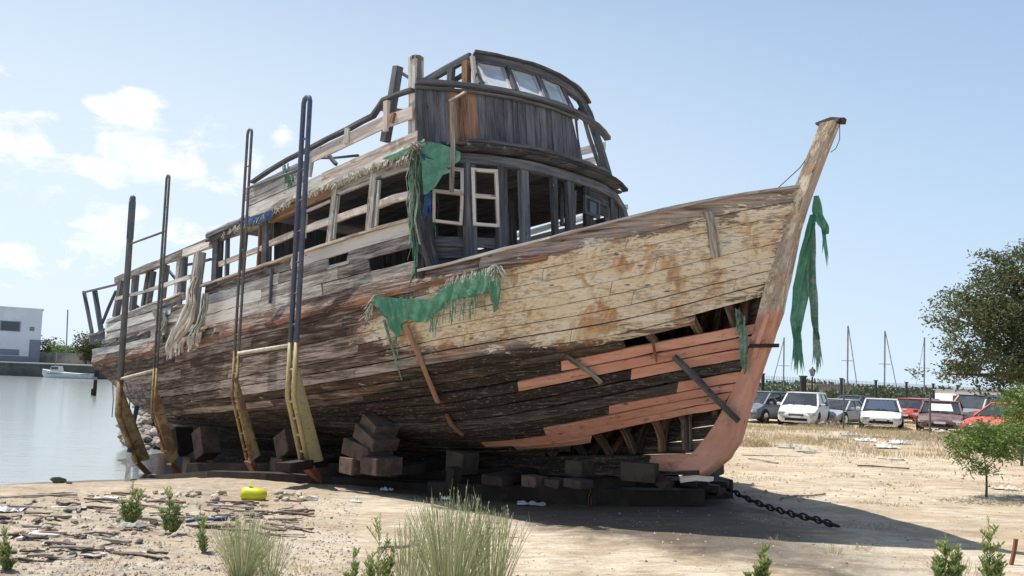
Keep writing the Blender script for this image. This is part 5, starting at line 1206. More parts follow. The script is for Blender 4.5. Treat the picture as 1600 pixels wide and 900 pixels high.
herb(548, 925, [(0, .35), (.07, .22)], 'small dark leafy stem at the left edge of the bottom tuft', Lf=.035)
broom(378, 903, .60, 300, .34, 'round grey-green broom tuft at the bottom left', fr=.10, w=.0028)
broom(420, 905, .42, 90, .30, 'thin yellowish outer stems right of the round broom tuft', fr=.08, w=.0025)
herb(320, 862, [(-.13, .42), (-.06, .25)], 'single brownish green leaning stem left of the round broom tuft', Lf=.035)
herb(203, 822, [(-.01, .46), (.16, .38), (-.14, .28), (.10, .25)], 'leftmost clump of leafy weeds on the rubble', Lf=.045)
herb(265, 834, [(-.03, .46), (.10, .32), (.04, .2)], 'second clump of leafy weeds, right of the leftmost one', Lf=.045)
herb(4, 890, [(0, .36), (.05, .25)], 'cut off leafy weed at the very left edge', Lf=.04)
herb(1190, 915, [(0, .36), (-.10, .20), (.06, .24)], 'thin leafy weed at the bottom below the shadow of the boat', Lf=.045)
herb(1478, 922, [(0, .44), (-.12, .3), (.10, .36), (.2, .26), (-.2, .2)], 'leafy weed clump at the bottom right, left one of two', Lf=.045)
herb(1550, 918, [(0, .55), (-.10, .40), (.12, .32)], 'tallest leafy weed at the bottom right corner', Lf=.045)
for (x, y, h_, n_, lb) in [(1215, 850, .12, 26, 'small dry grass wisp on the shadow edge below the chain'), (1300, 866, .14, 34, 'dry bent grass in the shadow of the stem'), (1345, 860, .13, 30, 'dry wiry grass right of the chain end'), (165, 885, .16, 30, 'dry straw wisp at the bottom left'), (470, 895, .15, 30, 'dry thin grass between the two broom tufts'), (740, 790, .2, 20, 'dry grass stalks against the shadow behind the big tuft')]:
    broom(x, y, h_, n_, .14, lb, 'dry_grass', 'grass', .0025, 'dry_grass_wisp', False, .08)
# dry grass on the bank (stuff)
mb = MB(); rs = random.Random(11)
for i in range(15000):
    y = rs.uniform(21, 35.5); x = rs.uniform(y * .27, y * .72)
    if mnoise.noise(V((x * .55, y * .7, 2))) + .25 * sst(y, 22, 29) < -.02 + .12: continue
    z = gh(x, y); hh = rs.uniform(.05, .24); a = rs.uniform(-.5, .5); sd = V((.008, 0, 0)); p = V((x, y, z)); t_ = p + V((sin(a) * hh, rs.uniform(-.05, .05), hh))
    mb.add([p - sd, p + sd, t_], [(0, 1, 2)], gs=[V((rs.random(), 0, 0))] * 3)
tag(mb.build('dry_bank_grass', 'dry_grass', origin=(0, 0, 0)), kind='stuff')
mb = MB(); rs = random.Random(12)
for i in range(16000):
    px = rs.uniform(1130, 1610); py = rs.uniform(682, 850); p = gpt(px, py, .05)
    if mnoise.noise(V((p.x * .8, p.y * 1.1, 5))) < .12 + .25 * sst(py, 700, 830): continue
    z = gh(p.x, p.y); hh = rs.uniform(.01, .055); a = rs.uniform(-.9, .9); p = V((p.x, p.y, z)); sd = V((.006, .002, 0)); mb.add([p - sd, p + sd, p + V((sin(a) * hh, rs.uniform(-.03, .03), hh))], [(0, 1, 2)], gs=[V((rs.random(), 0, 0))] * 3)
tag(mb.build('dry_stubble', 'dry_grey', origin=(0, 0, 0)), kind='stuff')
# scrubby heap on the bank
for (px, py, w_, h_, mt, lb) in [(1290, 668, 1.3, .35, 'dry_grey', 'low dry scrub heap at the foot of the big white car'), (1350, 672, 1.5, .42, 'leaf_far', 'dull green scrub heap before the two white cars'), (1420, 668, 1.0, .40, 'dry_grass', 'straw coloured scrub before the red and maroon cars'), (1178, 697, .5, .25, 'dry_grass', 'clump of straw right behind the stem'), (1240, 692, .9, .22, 'dry_grass', 'flat straw patch under the first white car'), (1455, 690, 1.2, .3, 'dry_grey', 'brownish scrub left of the small green tree')]:
    p = gnd(px, py); mb = MB()
    for i in range(900):
        a = U_(0, 6.3); r = sqrt(R()); c = p + V((cos(a) * r * w_, sin(a) * r * w_ * .5, h_ * (1 - r * r) * R())); leafquad(mb, c, V((U_(-1, 1), U_(-1, 1), U_(0, 1.6))).normalized(), U_(.06, .16), .018, R())
    tag(mb.build('scrub', mt), lb, 'scrub')
def tree(base, H, crown, limbs, mtl, label, trunk_r, leaf=.1, nclump=260, per=55, name='tree', cat='tree', hollow=.35, lw=.45, clr=.42, droop=0., lean=(0, 0)):
    """crown: list of ellipsoids (centre xyz, radii); limbs grow from the trunk to clumps inside them"""
    root = empty(name, tuple(base), label=label, cat=cat); mbt = MB(); mbl = MB()
    b = V(base); fork = b + V((lean[0], lean[1], H * .35)); mbt.tube([b - Z * .1, b.lerp(fork, .5) + V((.05, 0, 0)) * H * .1, fork], [trunk_r * 1.25, trunk_r, trunk_r * .8], 8)
    wts = [r[0] * r[1] * r[2] for _, r in crown]; tot = sum(wts)
    for (c, r), w_ in zip(crown, wts):
        c = V(c); nl_ = max(2, int(limbs * w_ / tot)); tips = []
        mid = fork.lerp(c, .55) + V((U_(-.1, .1), U_(-.1, .1), -.05)) * H * .2
        mbt.tube([fork, mid, c], [trunk_r * .5, trunk_r * .3, trunk_r * .12], 6)
        for i in range(nl_):
            d = V((random.gauss(0, 1), random.gauss(0, 1), random.gauss(0, 1))).normalized(); k_ = U_(.5, .95); t_ = c + V((d.x * r[0], d.y * r[1], d.z * r[2])) * k_
            s_ = mid.lerp(c, U_(.2, 1)); m_ = s_.lerp(t_, .5) + V((U_(-.1, .1), U_(-.1, .1), U_(0, .12))) * r[0]; mbt.tube([s_, m_, t_], [trunk_r * .2, trunk_r * .12, trunk_r * .05], 5)
        for i in range(max(4, int(nclump * w_ / tot))):
            d = V((random.gauss(0, 1), random.gauss(0, 1), random.gauss(0, 1))).normalized(); k_ = (hollow + (1 - hollow) * R() ** .5) * (1 + .16 * mnoise.noise(d * 2 + c))
            cc = c + V((d.x * r[0], d.y * r[1], d.z * r[2])) * k_ * (1 + .22 * mnoise.noise(d * 3.1 + c)); cr = clr * U_(.6, 1.3); sh0 = R()
            for j in range(per):
                e = V((random.gauss(0, .5), random.gauss(0, .5), random.gauss(0, .38))) * cr; dd = V((U_(-1, 1), U_(-1, 1), U_(-.6, .8) - droop)).normalized()
                leafquad(mbl, cc + e, dd, leaf * U_(.6, 1.3), leaf * lw * U_(.7, 1.2), min(max(sh0 * .6 + R() * .4, 0), 1))
    mbt.build('trunk', 'bark', root); mbl.build('crown', mtl, root); return root
def at(px, py, y):
    d = pray(px, py); return CP + d * (y / d.y)
gz = lambda p: V((p[0], p[1], gh(p[0], p[1])))
tree(gz((18.2, 28)), 7, [((17.9, 28, 5.2), (2.0, 2.0, 1.9)), ((16.1, 28, 4.4), (1.5, 1.6, 1.3)), ((16.9, 27.6, 3.0), (1.7, 1.6, .75)), ((19.6, 28.2, 5.6), (2.2, 2, 2.0)), ((15.2, 28, 2.55), (1.0, 1.0, .32)), ((19.5, 28, 3.4), (2.2, 2, 1.2)), ((18.3, 27.8, 2.5), (1.9, 1.4, .8))], 60, 'leaf_dark',
     'large dark green tree with open crown rising behind the parked cars at the right edge', .17, leaf=.14, nclump=900, per=52, clr=.36, name='broadleaf_tree')
tree(gz((12.9, 20.2)), 2.6, [((13.05, 20.2, 1.75), (.62, .6, .48)), ((12.7, 20.1, 1.35), (.4, .4, .28)), ((13.5, 20.3, 1.4), (.6, .5, .6))], 14, 'leaf_bright', 'bright green bushy sapling in front of the red car at the right edge', .03, leaf=.12, nclump=110, per=40, clr=.2, name='sapling', lw=.3)
tree(gz(gnd(1541, 776)), 1.3, [((gnd(1541, 776) + V((-.05, 0, .98)))[:], (.52, .5, .26)), ((gnd(1541, 776) + V((-.38, 0, .78)))[:], (.3, .3, .20)), ((gnd(1541, 776) + V((.45, .1, .95)))[:], (.45, .4, .34)), ((gnd(1541, 776) + V((-.2, -.1, .5)))[:], (.3, .25, .13))], 20, 'leaf_bright',
     'small bright green shrub tree with thin dark stem standing in the sand at the right', .018, leaf=.085, nclump=190, per=34, clr=.15, name='shrub_tree', lw=.26, droop=.3)
crumple(1570, 765, .5, 'pale_stone', 'pale flat lump on the sand behind the small shrub tree', h=.08)
mb = MB(); p = gnd(1530, 786)
for i in range(700):
    a = U_(0, 6.3); r = sqrt(R()); leafquad(mb, p + V((cos(a) * r * .9 + .2, sin(a) * r * .3, .03 * R())), V((U_(-1, 1), U_(-1, 1), .3)).normalized(), .06, .015, R())
tag(mb.build('leaf_litter', 'dry_grey', origin=tuple(p)), kind='stuff')
# ------------------------------------------------------------------ car park
def lathe_x(mb, prof, c, ax, seg=16):
    """revolve (offset, radius) profile round axis ax through c"""
    ax = V(ax).normalized(); e1 = ax.cross(Z).normalized(); e2 = ax.cross(e1); vs = []; k = seg
    for (o_, r) in prof:
        for j in range(k): a = 2 * pi * j / k; vs.append(V(c) + ax * o_ + (e1 * cos(a) + e2 * sin(a)) * r)
    fs = [(i * k + j, i * k + (j + 1) % k, (i + 1) * k + (j + 1) % k, (i + 1) * k + j) for i in range(len(prof) - 1) for j in range(k)]
    fs += [tuple(reversed(range(k))), tuple((len(prof) - 1) * k + j for j in range(k))]
    mb.add(vs, fs)
def car(loc, head, paint, label, L=4.3, Wd=1.8, H=1.5, kind='hatch', sunshade=False):
    ang = atan2(head[1], head[0]); cz = gh(loc[0], loc[1])
    root = empty('parked_car', (loc[0], loc[1], cz), 0, label, 'car', 'cars in the car park behind the boat')
    w = Wd / 2; hL = L / 2; belt = H * .60; 
    P_ = dict(hatch=dict(hood=(hL - .12, belt - .24, hL - 1.05, belt - .02), wb=hL - 1.0, wt_=hL - 1.75, rt_=-hL + .55, rb=-hL + .12, tail=belt),
              sedan=dict(hood=(hL - .12, belt - .25, hL - 1.2, belt - .04), wb=hL - 1.15, wt_=hL - 1.95, rt_=-hL + 1.25, rb=-hL + .55, tail=belt),
              mpv=dict(hood=(hL - .10, belt - .25, hL - .9, belt + .02), wb=hL - .85, wt_=hL - 1.65, rt_=-hL + .45, rb=-hL + .10, tail=belt),
              pickup=dict(hood=(hL - .10, belt - .06, hL - 1.2, belt + .02), wb=hL - 1.2, wt_=hL - 1.7, rt_=-hL + 1.7, rb=-hL + 1.5, tail=belt))[kind]
    # body: stations along x with cross-sections
    st_ = [(hL + .02, P_['hood'][1] - .16, .70), (hL - .03, P_['hood'][1] - .05, .82), (hL - .18, P_['hood'][1], .93), (hL - .6, lerp(P_['hood'][1], P_['hood'][3], .6), .99), (P_['hood'][2], P_['hood'][3], 1.), (0, belt, 1.), (-hL + .9, P_['tail'], 1.), (-hL + .25, P_['tail'] - .01, .97), (-hL + .06, P_['tail'] - .08, .93), (-hL, P_['tail'] - .3, .86)]
    vs = []; ns = 11
    for x, zt, k in st_:
        ww = w * k; sec = [(ww * .82, .20), (ww * .97, .30), (ww, .48), (ww * .985, zt - .16), (ww * .93, zt - .03)]
        ring = [(y, z) for y, z in sec] + [(0.5 * ww, zt + .015)] + [(-0.5 * ww, zt + .015)] + [(-y, z) for y, z in reversed(sec)]
        for y, z in ring: vs.append((x, y, z))
    k = len(ring); fs = [(i * k + j, i * k + j + 1, (i + 1) * k + j + 1, (i + 1) * k + j) for i in range(len(st_) - 1) for j in range(k - 1)] + [((i + 1) * k, (i + 1) * k + k - 1, i * k + k - 1, i * k) for i in range(len(st_) - 1)] + [tuple(range(k)), tuple(reversed([(len(st_) - 1) * k + j for j in range(k)]))]
    Mz = Matrix.Rotation(ang, 3, 'Z')
    class CB(MB):
        def build(s, name, mtl, parent=root, smooth=False, bevel=0):
            s.v = [Mz @ v + V(root.location) for v in s.v]; return MB.build(s, name, mtl, parent, smooth, bevel=bevel)
    mb = CB(); mb.add(vs, fs); body = mb.build('body', paint, smooth=False, bevel=.035)
    tw = w * .74; bw = w * .91; wb, wt_, rt_, rb = P_['wb'], P_['wt_'], P_['rt_'], P_['rb']; zb = belt - .03; zr = H - .06
    # cabin lower dark core, roof and pillars
    A = [(wb, bw, zb), (wb, -bw, zb), (rb, -bw, zb), (rb, bw, zb), (wt_, tw, zr), (wt_, -tw, zr), (rt_, -tw, zr), (rt_, tw, zr)]
    mb = CB(); c_ = .965; mb.add([(x * 1 - (.04 if x > 0 else -.04), y * c_, z) for x, y, z in A], [(0, 1, 5, 4), (1, 2, 6, 5), (2, 3, 7, 6), (3, 0, 4, 7), (4, 5, 6, 7)]); mb.build('cabin', 'glass_car')
    mb = CB(); mb.box(((wt_ + rt_) / 2, 0, zr + .02), (wt_ - rt_ + .16, tw * 2 + .08, .07)); mb.build('roof', paint, bevel=.03)
    mb = CB()
    for s_ in (-1, 1):
        for (x0, x1) in ((wb + .04, wt_), (rb, rt_)): mb.sweep([(x0, s_ * bw, zb), (x1, s_ * tw, zr)], .07, .07, (0, 1, 0))
        xm = (wt_ + rt_) / 2 + .05; mb.sweep([(xm, s_ * bw * .99, zb), (xm, s_ * tw * 1.01, zr)], .07, .04, (0, 1, 0))
        mb.sweep([(wt_, s_ * (tw + .01), zr), (rt_, s_ * (tw + .01), zr)], .06, .06, Z)
    mb.build('pillar', paint)
    def quad(name, pts, mtl, th=.008):
        mb = CB(); P = [V(p) for p in pts]; mb.sheet([[P[0], P[1]], [P[3], P[2]]], th); return mb.build(name, mtl)
    def face(a, b, c, d, i0=.08, o=.012):
        a, b, c, d = map(V, (a, b, c, d)); ce = (a + b + c + d) / 4; n_ = (b - a).cross(d - a).normalized(); return [p.lerp(ce, i0) + n_ * o for p in (a, b, c, d)]
    quad('windscreen', face((wb, -bw, zb), (wb, bw, zb), (wt_, tw, zr), (wt_, -tw, zr)), 'glass_car'); quad('rear_window', face((rb, bw, zb), (rb, -bw, zb), (rt_, -tw, zr), (rt_, tw, zr)), 'glass_car')
    if sunshade: quad('sunshade', face((wb, -bw, zb), (wb, bw, zb), (wt_, tw, zr), (wt_, -tw, zr), (.22 if sunshade == 1 else .42), .022), 'chrome' if sunshade == 1 else 'white_plastic')
    xm = (wt_ + rt_) / 2 + .05; xbm = xm
    for s_ in (-1, 1):
        for (xa, xb_, xc, xd) in ((wb - .1, xbm + .04, xm + .04, wt_ - .04), (xbm - .04, rb + .1, rt_ + .06, xm - .04)):
            pts = [(xa, s_ * bw, zb + .03), (xb_, s_ * bw, zb + .03), (xc, s_ * tw, zr - .03), (xd, s_ * tw, zr - .03)]
            if s_ > 0: pts = pts[::-1]
            quad('side_window', face(*pts, i0=.02, o=.012), 'glass_car')
        mb = CB(); mb.box((wb - .35, s_ * (w + .09), belt + .05), (.1, .2, .14)); mb.build('mirror', paint, bevel=.03)
        # lights, sill, handles
        mb = CB(); mb.box((hL - .10, s_ * w * .70, P_['hood'][1] - .10), (.26, w * .40, .13), rz=-s_ * .34); mb.build('headlight', 'lamp_glass', bevel=.03)
        mb = CB(); mb.box((hL - .07, s_ * w * .72, .36), (.10, .18, .09)); mb.build('fog_light', 'lamp_glass', bevel=.02)
        mb = CB(); mb.box((-hL + .05, s_ * w * .78, P_['tail'] - .22), (.12, .22, .22)); mb.build('tail_light', 'car_red', bevel=.02)
        mb = CB(); mb.box((xm + .15, s_ * (w + .004), belt - .12), (.18, .02, .03)); mb.build('door_handle', paint)
        for xw in (hL - .82, -hL + .78):
            mb = CB(); lathe_x(mb, [(-.01, .37), (.012, .37)], (xw, s_ * (w - .004), .33), (0, s_, 0)); mb.build('wheel_arch', 'black_rubber')
            mb = CB(); lathe_x(mb, [(-.16, .27), (-.15, .31), (.02, .315), (.045, .29), (.048, .2)], (xw, s_ * (w - .02), .315), (0, s_, 0)); wh = mb.build('wheel', 'black_rubber')
            mb = CB(); lathe_x(mb, [(0, .20), (.03, .20), (.04, .06), (.05, .05)], (xw, s_ * (w + .005), .315), (0, s_, 0), 10); mb.build('rim', 'chrome', parent=wh)
    mb = CB(); mb.box((hL - .01, 0, P_['hood'][1] - .17), (.10, w * .74, .10)); mb.build('grille', 'black_rubber', bevel=.02)
    mb = CB(); mb.box((hL + .035, 0, P_['hood'][1] - .16), (.02, w * .7, .02)); mb.build('grille_bar', 'chrome')
    mb = CB(); mb.box((hL - .015, 0, .33), (.10, w * 1.1, .13)); mb.build('air_intake', 'black_rubber', bevel=.02)
    mb = CB(); mb.box((hL + .04, 0, .45), (.02, .46, .10)); mb.build('number_plate', 'plate_white')
    mb = CB(); mb.box((-hL - .01, 0, .6), (.02, .46, .10)); mb.build('number_plate', 'plate_white')
    for s_ in (-1, 1):
        mb = CB(); mb.sweep([(wb + .03, s_ * .3, zb + .05), (wb - .1, s_ * .05, zb + .12)], .015, .015, Z); mb.build('wiper', 'black_rubber')
    return root
def cp(px, y): p = at(px, 640, y); return (p.x, p.y)
CARS = [(1191, 40.5, (-.75, -.66), 'car_blue_grey', 'dark blue-grey hatchback parked farthest left, right behind the stem', dict(kind='mpv', H=1.55, L=4.0)),
 (1222, 46, (-.5, -.86), 'car_dark', 'dark car half hidden between the blue-grey hatchback and the first white car', dict(kind='sedan', H=1.42)),
 (1257, 39.3, (-.50, -.87), 'car_white', 'high white family car facing the camera, biggest of the white cars', dict(kind='mpv', H=1.60, Wd=1.84, L=4.4)),
 (1311, 42, (-.72, -.7), 'car_silver', 'low pale silver coupe between the two white cars', dict(kind='sedan', H=1.32)),
 (1334, 46, (-.85, -.5), 'car_dark', 'dark saloon roof seen behind the silver coupe', dict(kind='sedan', H=1.45)),
 (1377, 38.6, (-.42, -.9), 'car_white', 'lower white saloon with a bright sunshade behind its windscreen', dict(kind='sedan', H=1.40, Wd=1.82, sunshade=1)),
 (1424, 47, (-.6, -.8), 'car_red', 'dark red car to the right of the white saloon', dict(kind='hatch', H=1.40)),
 (1440, 48, (-.7, -.7), 'car_grey', 'grey car roof peeking out behind the dark red car', dict(kind='sedan', H=1.45)),
 (1471, 37.5, (-.5, -.86), 'car_maroon', 'faded maroon-grey hatchback with a white sheet behind the glass', dict(kind='hatch', H=1.42, Wd=1.9, L=4.0, sunshade=2)),
 (1536, 38, (-.9, -.42), 'car_grey', 'tall grey pickup with a pale roof, behind the maroon hatchback', dict(kind='pickup', H=1.78, L=4.8, Wd=1.85)),
 (1582, 31, (-.93, -.36), 'car_bright_red', 'bright red car behind the green sapling at the right edge', dict(kind='hatch', H=1.36, L=4.0))]
for px, y, hd, pt, lb, kw in CARS: car(cp(px, y), hd, pt, lb, **kw)
# fence of the marina behind the cars
f0 = cp(1160, 47.5); f1 = cp(1530, 72)
fence = empty('iron_fence', (f0[0], f0[1], 0), label='dark iron railing fence running behind the parked cars', cat='fence')
pf_ = [V(cp(px_, y_) + (0,)) for px_, y_ in ((1130, 46), (1191, 49.5), (1254, 53), (1314, 57), (1368, 61), (1416, 65), (1458, 69), (1496, 73), (1530, 77), (1562, 81))]
for i, p in enumerate(pf_):
    th = .34 if i == 2 else .15
    mb = MB(); mb.box((p.x, p.y, 1.3), (th, th, 2.6)); mb.box((p.x, p.y, 2.64), (th + .08, th + .08, .08)); mb.build('fence_post', 'fence_iron', fence)
for z in (.4, 2.2, 2.3):
    mb = MB(); mb.sweep([p + Z * z for p in pf_], .03, .03, Z); mb.build('fence_rail', 'fence_iron', fence)
nb_ = 225
for i in range(nb_):
    k_ = i * 9 // nb_; p = pf_[k_].lerp(pf_[k_ + 1], (i * 9 / nb_) % 1); mb = MB(); mb.box((p.x, p.y, 1.3), (.018, .018, 2.5)); mb.build('fence_bar', 'fence_iron', fence)
# street lamp
p = cp(1268.5, 50); lamp = empty('street_lamp', (p[0], p[1], 0), label='dark street lamp with a hexagonal lantern beside the fence', cat='street lamp')
mb = MB(); mb.tube([(p[0], p[1], 0), (p[0], p[1], 2.6)], .05, 8); mb.tube([(p[0], p[1], 0), (p[0], p[1], .4)], .09, 8); mb.build('lamp_post', 'fence_iron', lamp)
mb = MB(); lathe_x(mb, [(0, .09), (.34, .19)], (p[0], p[1], 2.62), (0.0001, 0, 1), 6); lt = mb.build('lantern', 'lamp_glass', lamp)
mb = MB(); lathe_x(mb, [(.34, .23), (.42, .16), (.52, .05), (.60, .02)], (p[0], p[1], 2.62), (0.0001, 0, 1), 6); mb.build('lantern_roof', 'fence_iron', lt)
mb = MB()
for k in range(6): a = k * pi / 3; mb.sweep([(p[0] + .09 * cos(a), p[1] + .09 * sin(a), 2.62), (p[0] + .195 * cos(a), p[1] + .195 * sin(a), 2.96)], .02, .02, (1, 0, 0))
mb.build('lantern_rib', 'fence_iron', lt)
# thin poles standing in front of the cars
for (px, y0, y1, D, lb, r_) in [(1318, 592, 664, 33, 'thin grey pole standing in front of the silver coupe', .035), (1453, 612, 684, 30, 'thin grey pole in front of the maroon hatchback', .04), (1534, 655, 676, 29, 'short dark post before the red car', .03)]:
    a = at(px, y1, D); b = at(px + (1 if px < 1400 else 0), y0, D); mb = MB(); mb.tube([(a.x, a.y, gh(a.x, a.y)), (a.x, a.y, b.z)], r_, 6); tag(mb.build('thin_pole', 'grey_steel'), lb, 'pole')
# yacht masts beyond
for (px, pyt, D, stx, lb) in [(1224, 527, 110, (1206, 602), 'shorter mast with forestay just right of the stem'), (1324, 509, 105, (1342, 622), 'tallest bare mast, above the dark saloon'), (1382, 517, 108, (1406, 630), 'mast with a slanting stay above the white saloon'), (1444, 527, 112, (1432, 600), 'thin mast close to the big tree')]:
    T = at(px, pyt, D); a = at(px, 620, D); r = empty('yacht_mast', (a.x, a.y, -1), label=lb, cat='mast')
    mb = MB(); mb.tube([(a.x, a.y, -1), (a.x + (T.x - a.x) * .3, a.y, T.z)], .10, 6); mb.build('mast_pole', 'mast_metal', r)
    b = at(stx[0], stx[1], D); mb = MB(); mb.tube([(a.x, a.y, T.z), (b.x, b.y, b.z)], .06 if px != 1444 else .03, 5); mb.build('stay', 'mast_metal', r)
    mb = MB(); mb.tube([(a.x - .8, a.y, T.z * .55), (a.x + .8, a.y, T.z * .55)], .04, 5); mb.build('spreader', 'mast_metal', r)
# hedge and scrub behind the fence, distant low ground
def hedge(x0, x1, y, h0, mtl, label, n, seed, dep=3, lf=.5, kind=None, name='hedge', cat='hedge'):
    rs = random.Random(seed); mb = MB()
    for i in range(n):
        x = rs.uniform(x0, x1); hh = h0 * (.75 + .45 * mnoise.noise(V((x * .12, seed, 0))) + .25 * mnoise.noise(V((x * .5, seed, 4)))); z = hh * rs.random() ** .6
        d = V((rs.uniform(-1, 1), rs.uniform(-1, 1), rs.uniform(-.5, 1))).normalized(); leafquad(mb, V((x, y + rs.uniform(-dep, dep), z)), d, lf * rs.uniform(.6, 1.3), lf * .5, rs.random())
    o = mb.build(name, mtl)
    if kind: o['kind'] = kind
    else: tag(o, label, cat)
    return o
hedge(22, 62, 80, 2.1, 'leaf_far', 'long dull green hedge behind the iron fence', 9000, 2)
hedge(-20, 260, 210, 3.5, 'leaf_far', '', 9000, 5, 8, 1.3, 'stuff', 'distant_scrub')
hd = empty('low_building', tuple(at(1292, 600, 95).xy) + (0,), label='low brownish flat roofed building half hidden behind the hedge', cat='building')
p = at(1292, 606, 95); mb = MB(); mb.box((p.x, p.y, 1.15), (4.2, 4, 2.3)); mb.build('wall', 'brown_render' if 'brown_render' in MATS else 'stone', hd); mb = MB(); mb.box((p.x, p.y, 2.36), (4.6, 4.4, .14)); mb.build('roof', 'concrete', hd)
p = at(1499, 640, 62); ct = empty('white_cabin', (p.x, p.y, 0), label='plain white cabin behind the grey pickup', cat='cabin'); mb = MB(); mb.box((p.x + .6, p.y, 1.05), (3.4, 3, 2.1)); mb.build('wall', 'render_white', ct, bevel=.02); mb = MB(); mb.box((p.x + .6, p.y, 2.14), (3.6, 3.2, .08)); mb.build('roof', 'concrete', ct)
mb = MB(); mb.box((p.x - .9, p.y - 1.52, 1.5), (.9, .03, .5)); mb.build('sign_panel', 'car_red', ct)
# ------------------------------------------------------------------ far shore at the left
mb = MB(); mb.box((-95, 119.6, .1), (190, 10, 1.9)); tag(mb.build('quay_wall', 'dark_concrete'), 'long grey quay wall across the water at the left', 'quay')
mb = MB(); mb.box((-94.5, 119.5, 1.12), (191.5, 10.6, .16)); tag(mb.build('quay_edge', 'concrete'), 'pale concrete edge along the top of the far quay', 'quay edge')
mb = MB(); mb.add([(-300, 124, 1.10), (20, 124, 1.10), (20, 420, 1.3), (-300, 420, 1.3)], [(0, 1, 2, 3)]); tag(mb.build('far_shore', 'earth', origin=(0, 0, 0)), kind='structure')
pr = at(61.5, 560, 126); zt = at(61.5, 485, 126).z
hn = V((-pr.x, -pr.y, 0)).normalized(); hn = Matrix.Rotation(radians(3), 3, 'Z') @ hn; ef = V((hn.y, -hn.x, 0)); ef = ef if ef.x < 0 else -ef
Rb = Matrix((ef, hn, Z)).transposed()
bld = empty('white_building', (pr.x, pr.y, 1.1), label='two storey flat roofed white building on the far quay', cat='building')
def bbox(name, along, depth, z0, z1, L_, D_, mtl, parent, bevel=0):
    mb = MB(); mb.box(V((pr.x, pr.y, 0)) + ef * along + hn * depth + Z * ((z0 + z1) / 2), (L_, D_, z1 - z0), rot=Rb); return mb.build(name, mtl, parent)
bbox('wall', 17, -6, 1.1, zt, 34, 12, 'render_white', bld); bbox('roof_parapet', 17, -6, zt - .02, zt + .25, 34.3, 12.3, 'render_white', bld); bbox('plinth', 17, .02, 1.1, 2.1, 34.02, .1, 'shutter_grey', bld)
def bwin(x0, y0, x1, y1, mt='window_dark', nm='window'):
    P = []
    for x, y in ((x0, y0), (x1, y1)):
        d = pray(x, y); t = (V((pr.x, pr.y, 0)) - CP).dot(hn) / d.dot(hn); p = CP + d * t; P.append(((p - V((pr.x, pr.y, 0))).dot(ef), p.z))
    (a0, z1), (a1, z0) = P; a0, a1 = max(a0, a1), min(a0, a1)
    f = bbox(nm, (a0 + a1) / 2, .02, z0 - .12, z1 + .12, a0 - a1 + .25, .12, 'shutter_grey', bld); nn_ = max(1, int((a0 - a1) / 1.6))
    for k in range(nn_):
        wdt = (a0 - a1) / nn_; bbox('pane', a1 + wdt * (k + .5), .1, z0, z1, wdt - .1, .04, mt, f)
bwin(-60, 500, -8, 517); bwin(2, 502, 30, 517); bwin(-60, 545, -10, 552, 'shutter_grey'); bwin(-4, 546, 28, 554, 'shutter_grey'); bwin(48, 532, 60, 561, 'shutter_grey', 'louvre'); bwin(48, 512, 52, 516, 'shutter_grey')
for (px, py0, D, r_, h_, lb, mt) in [(70, 566, 138, 2.6, 4.4, 'dark green tree right beside the far white building', 'leaf_far'), (92, 567, 132, 2.6, 3.0, 'round light green bush on the far shore', 'leaf_bright'), (116, 567, 134, 2.2, 2.4, 'green bush right of the round one on the far shore', 'leaf_far'), (134, 566, 126, 1.8, 5.2, 'dark tree on the far shore partly hidden by the boat stern', 'leaf_dark'), (150, 566, 130, 2.2, 4.6, 'tree on the far shore behind the stern rail', 'leaf_far'), (175, 566, 140, 3, 4.0, 'rightmost tree on the far shore, seen under the stern rail', 'leaf_far')]:
    b = at(px, py0, D); b.z = 1.15; tree(b, h_, [((b + V((0, 0, h_ * .55)))[:], (r_, r_, h_ * .45)), ((b + V((r_ * .5, 0, h_ * .4)))[:], (r_ * .7, r_ * .7, h_ * .35))], 8, mt, lb, .12, leaf=.45, nclump=110, per=18, clr=.6, name='far_tree')
p = at(168, 560, 124); mb = MB(); mb.box((p.x - 7, p.y + 6, 2.0), (14, .5, 1.9)); tag(mb.build('garden_wall', 'concrete'), 'pale low wall under the trees of the far shore', 'wall')
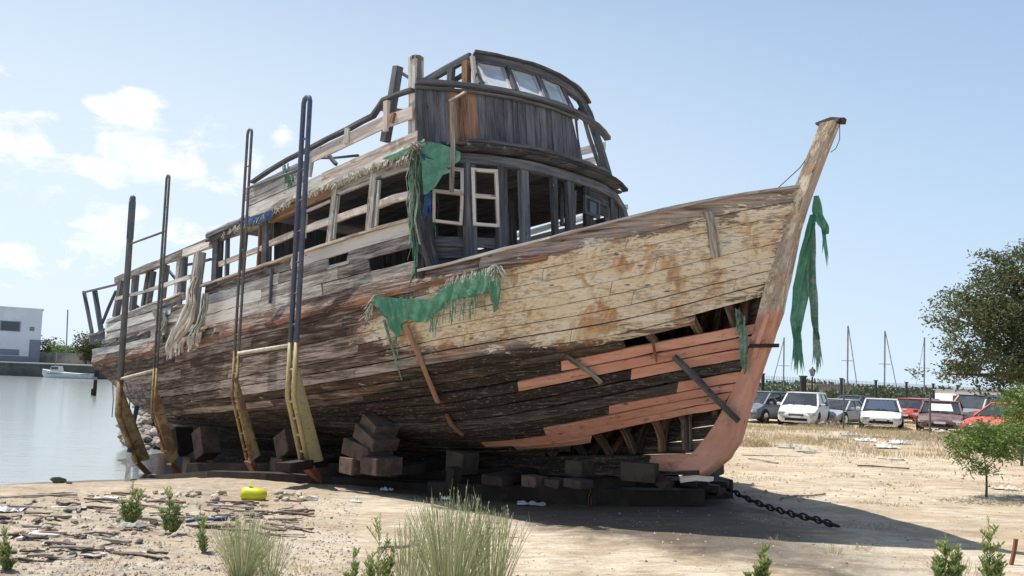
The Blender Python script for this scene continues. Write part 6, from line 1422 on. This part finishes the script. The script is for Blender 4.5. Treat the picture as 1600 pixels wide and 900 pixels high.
m0 = at(103, 566, 122); m1 = at(107, 484, 122); mb = MB(); mb.tube([(m0.x, 122, 1.1), (m1.x - .1, 122, m1.z)], .09, 6); tag(mb.build('flag_pole', 'mast_metal'), 'thin tall pole on the far quay behind the moored motorboat', 'pole')
# moored motorboat
c = at(107, 590, 112); mbt = empty('motorboat', (c.x, 112, WATER_Z), label='small white motorboat moored along the far quay', cat='boat')
vs = []; st_ = [(-3.6, .95, .75, .0), (-2, 1.1, .72, -.1), (0, 1.15, .78, -.1), (2, 1.0, .92, -.1), (3.2, .5, 1.1, 0), (3.7, .04, 1.2, .5)]
for x, w_, zt_, zb_ in st_:
    for y, z in ((-w_ * .7, zb_), (-w_, zt_), (w_, zt_), (w_ * .7, zb_)): vs.append((c.x - x, 112 + y, WATER_Z + z))
fs = [(i * 4 + j, i * 4 + (j + 1) % 4, (i + 1) * 4 + (j + 1) % 4, (i + 1) * 4 + j) for i in range(5) for j in range(4)] + [(3, 2, 1, 0), (20, 21, 22, 23)]
mb = MB(); mb.add(vs, fs); mb.build('boat_hull', 'white_plastic', mbt)
mb = MB(); mb.box((c.x - 1.7, 112, WATER_Z + 1.25), (1.3, 1.3, .8), taper=.8); cb = mb.build('boat_cabin', 'white_plastic', mbt); mb = MB(); mb.box((c.x - 1.7, 111.4, WATER_Z + 1.35), (.9, .12, .35)); mb.build('cabin_window', 'window_dark', cb)
mb = MB(); mb.tube([(c.x - 1.9, 112, WATER_Z + 1.6), (c.x - 1.9, 112, WATER_Z + 3.6)], .05, 6); mb.build('boat_mast', 'mast_metal', mbt)
mb = MB(); mb.box((c.x + 3.9, 112, WATER_Z + .8), (.4, .4, .9)); mb.build('outboard_motor', 'dark_iron', mbt)
mb = MB(); mb.box((c.x + .5, 110.98, WATER_Z + .62), (6, .04, .08)); mb.build('rubbing_band', 'blue_paint', mbt)
for k, (px, D) in enumerate([(149, 60), (146, 61)]):
    a = at(px, 598, D); mb = MB(); mb.tube([(a.x, a.y, WATER_Z - .5), (a.x, a.y, WATER_Z + (1.2 if k == 0 else .5))], .13, 8); tag(mb.build('mooring_pile', 'skid_wood'), ['taller dark mooring pile in the water below the stern', 'shorter dark mooring pile in the water below the stern'][k], 'pile')
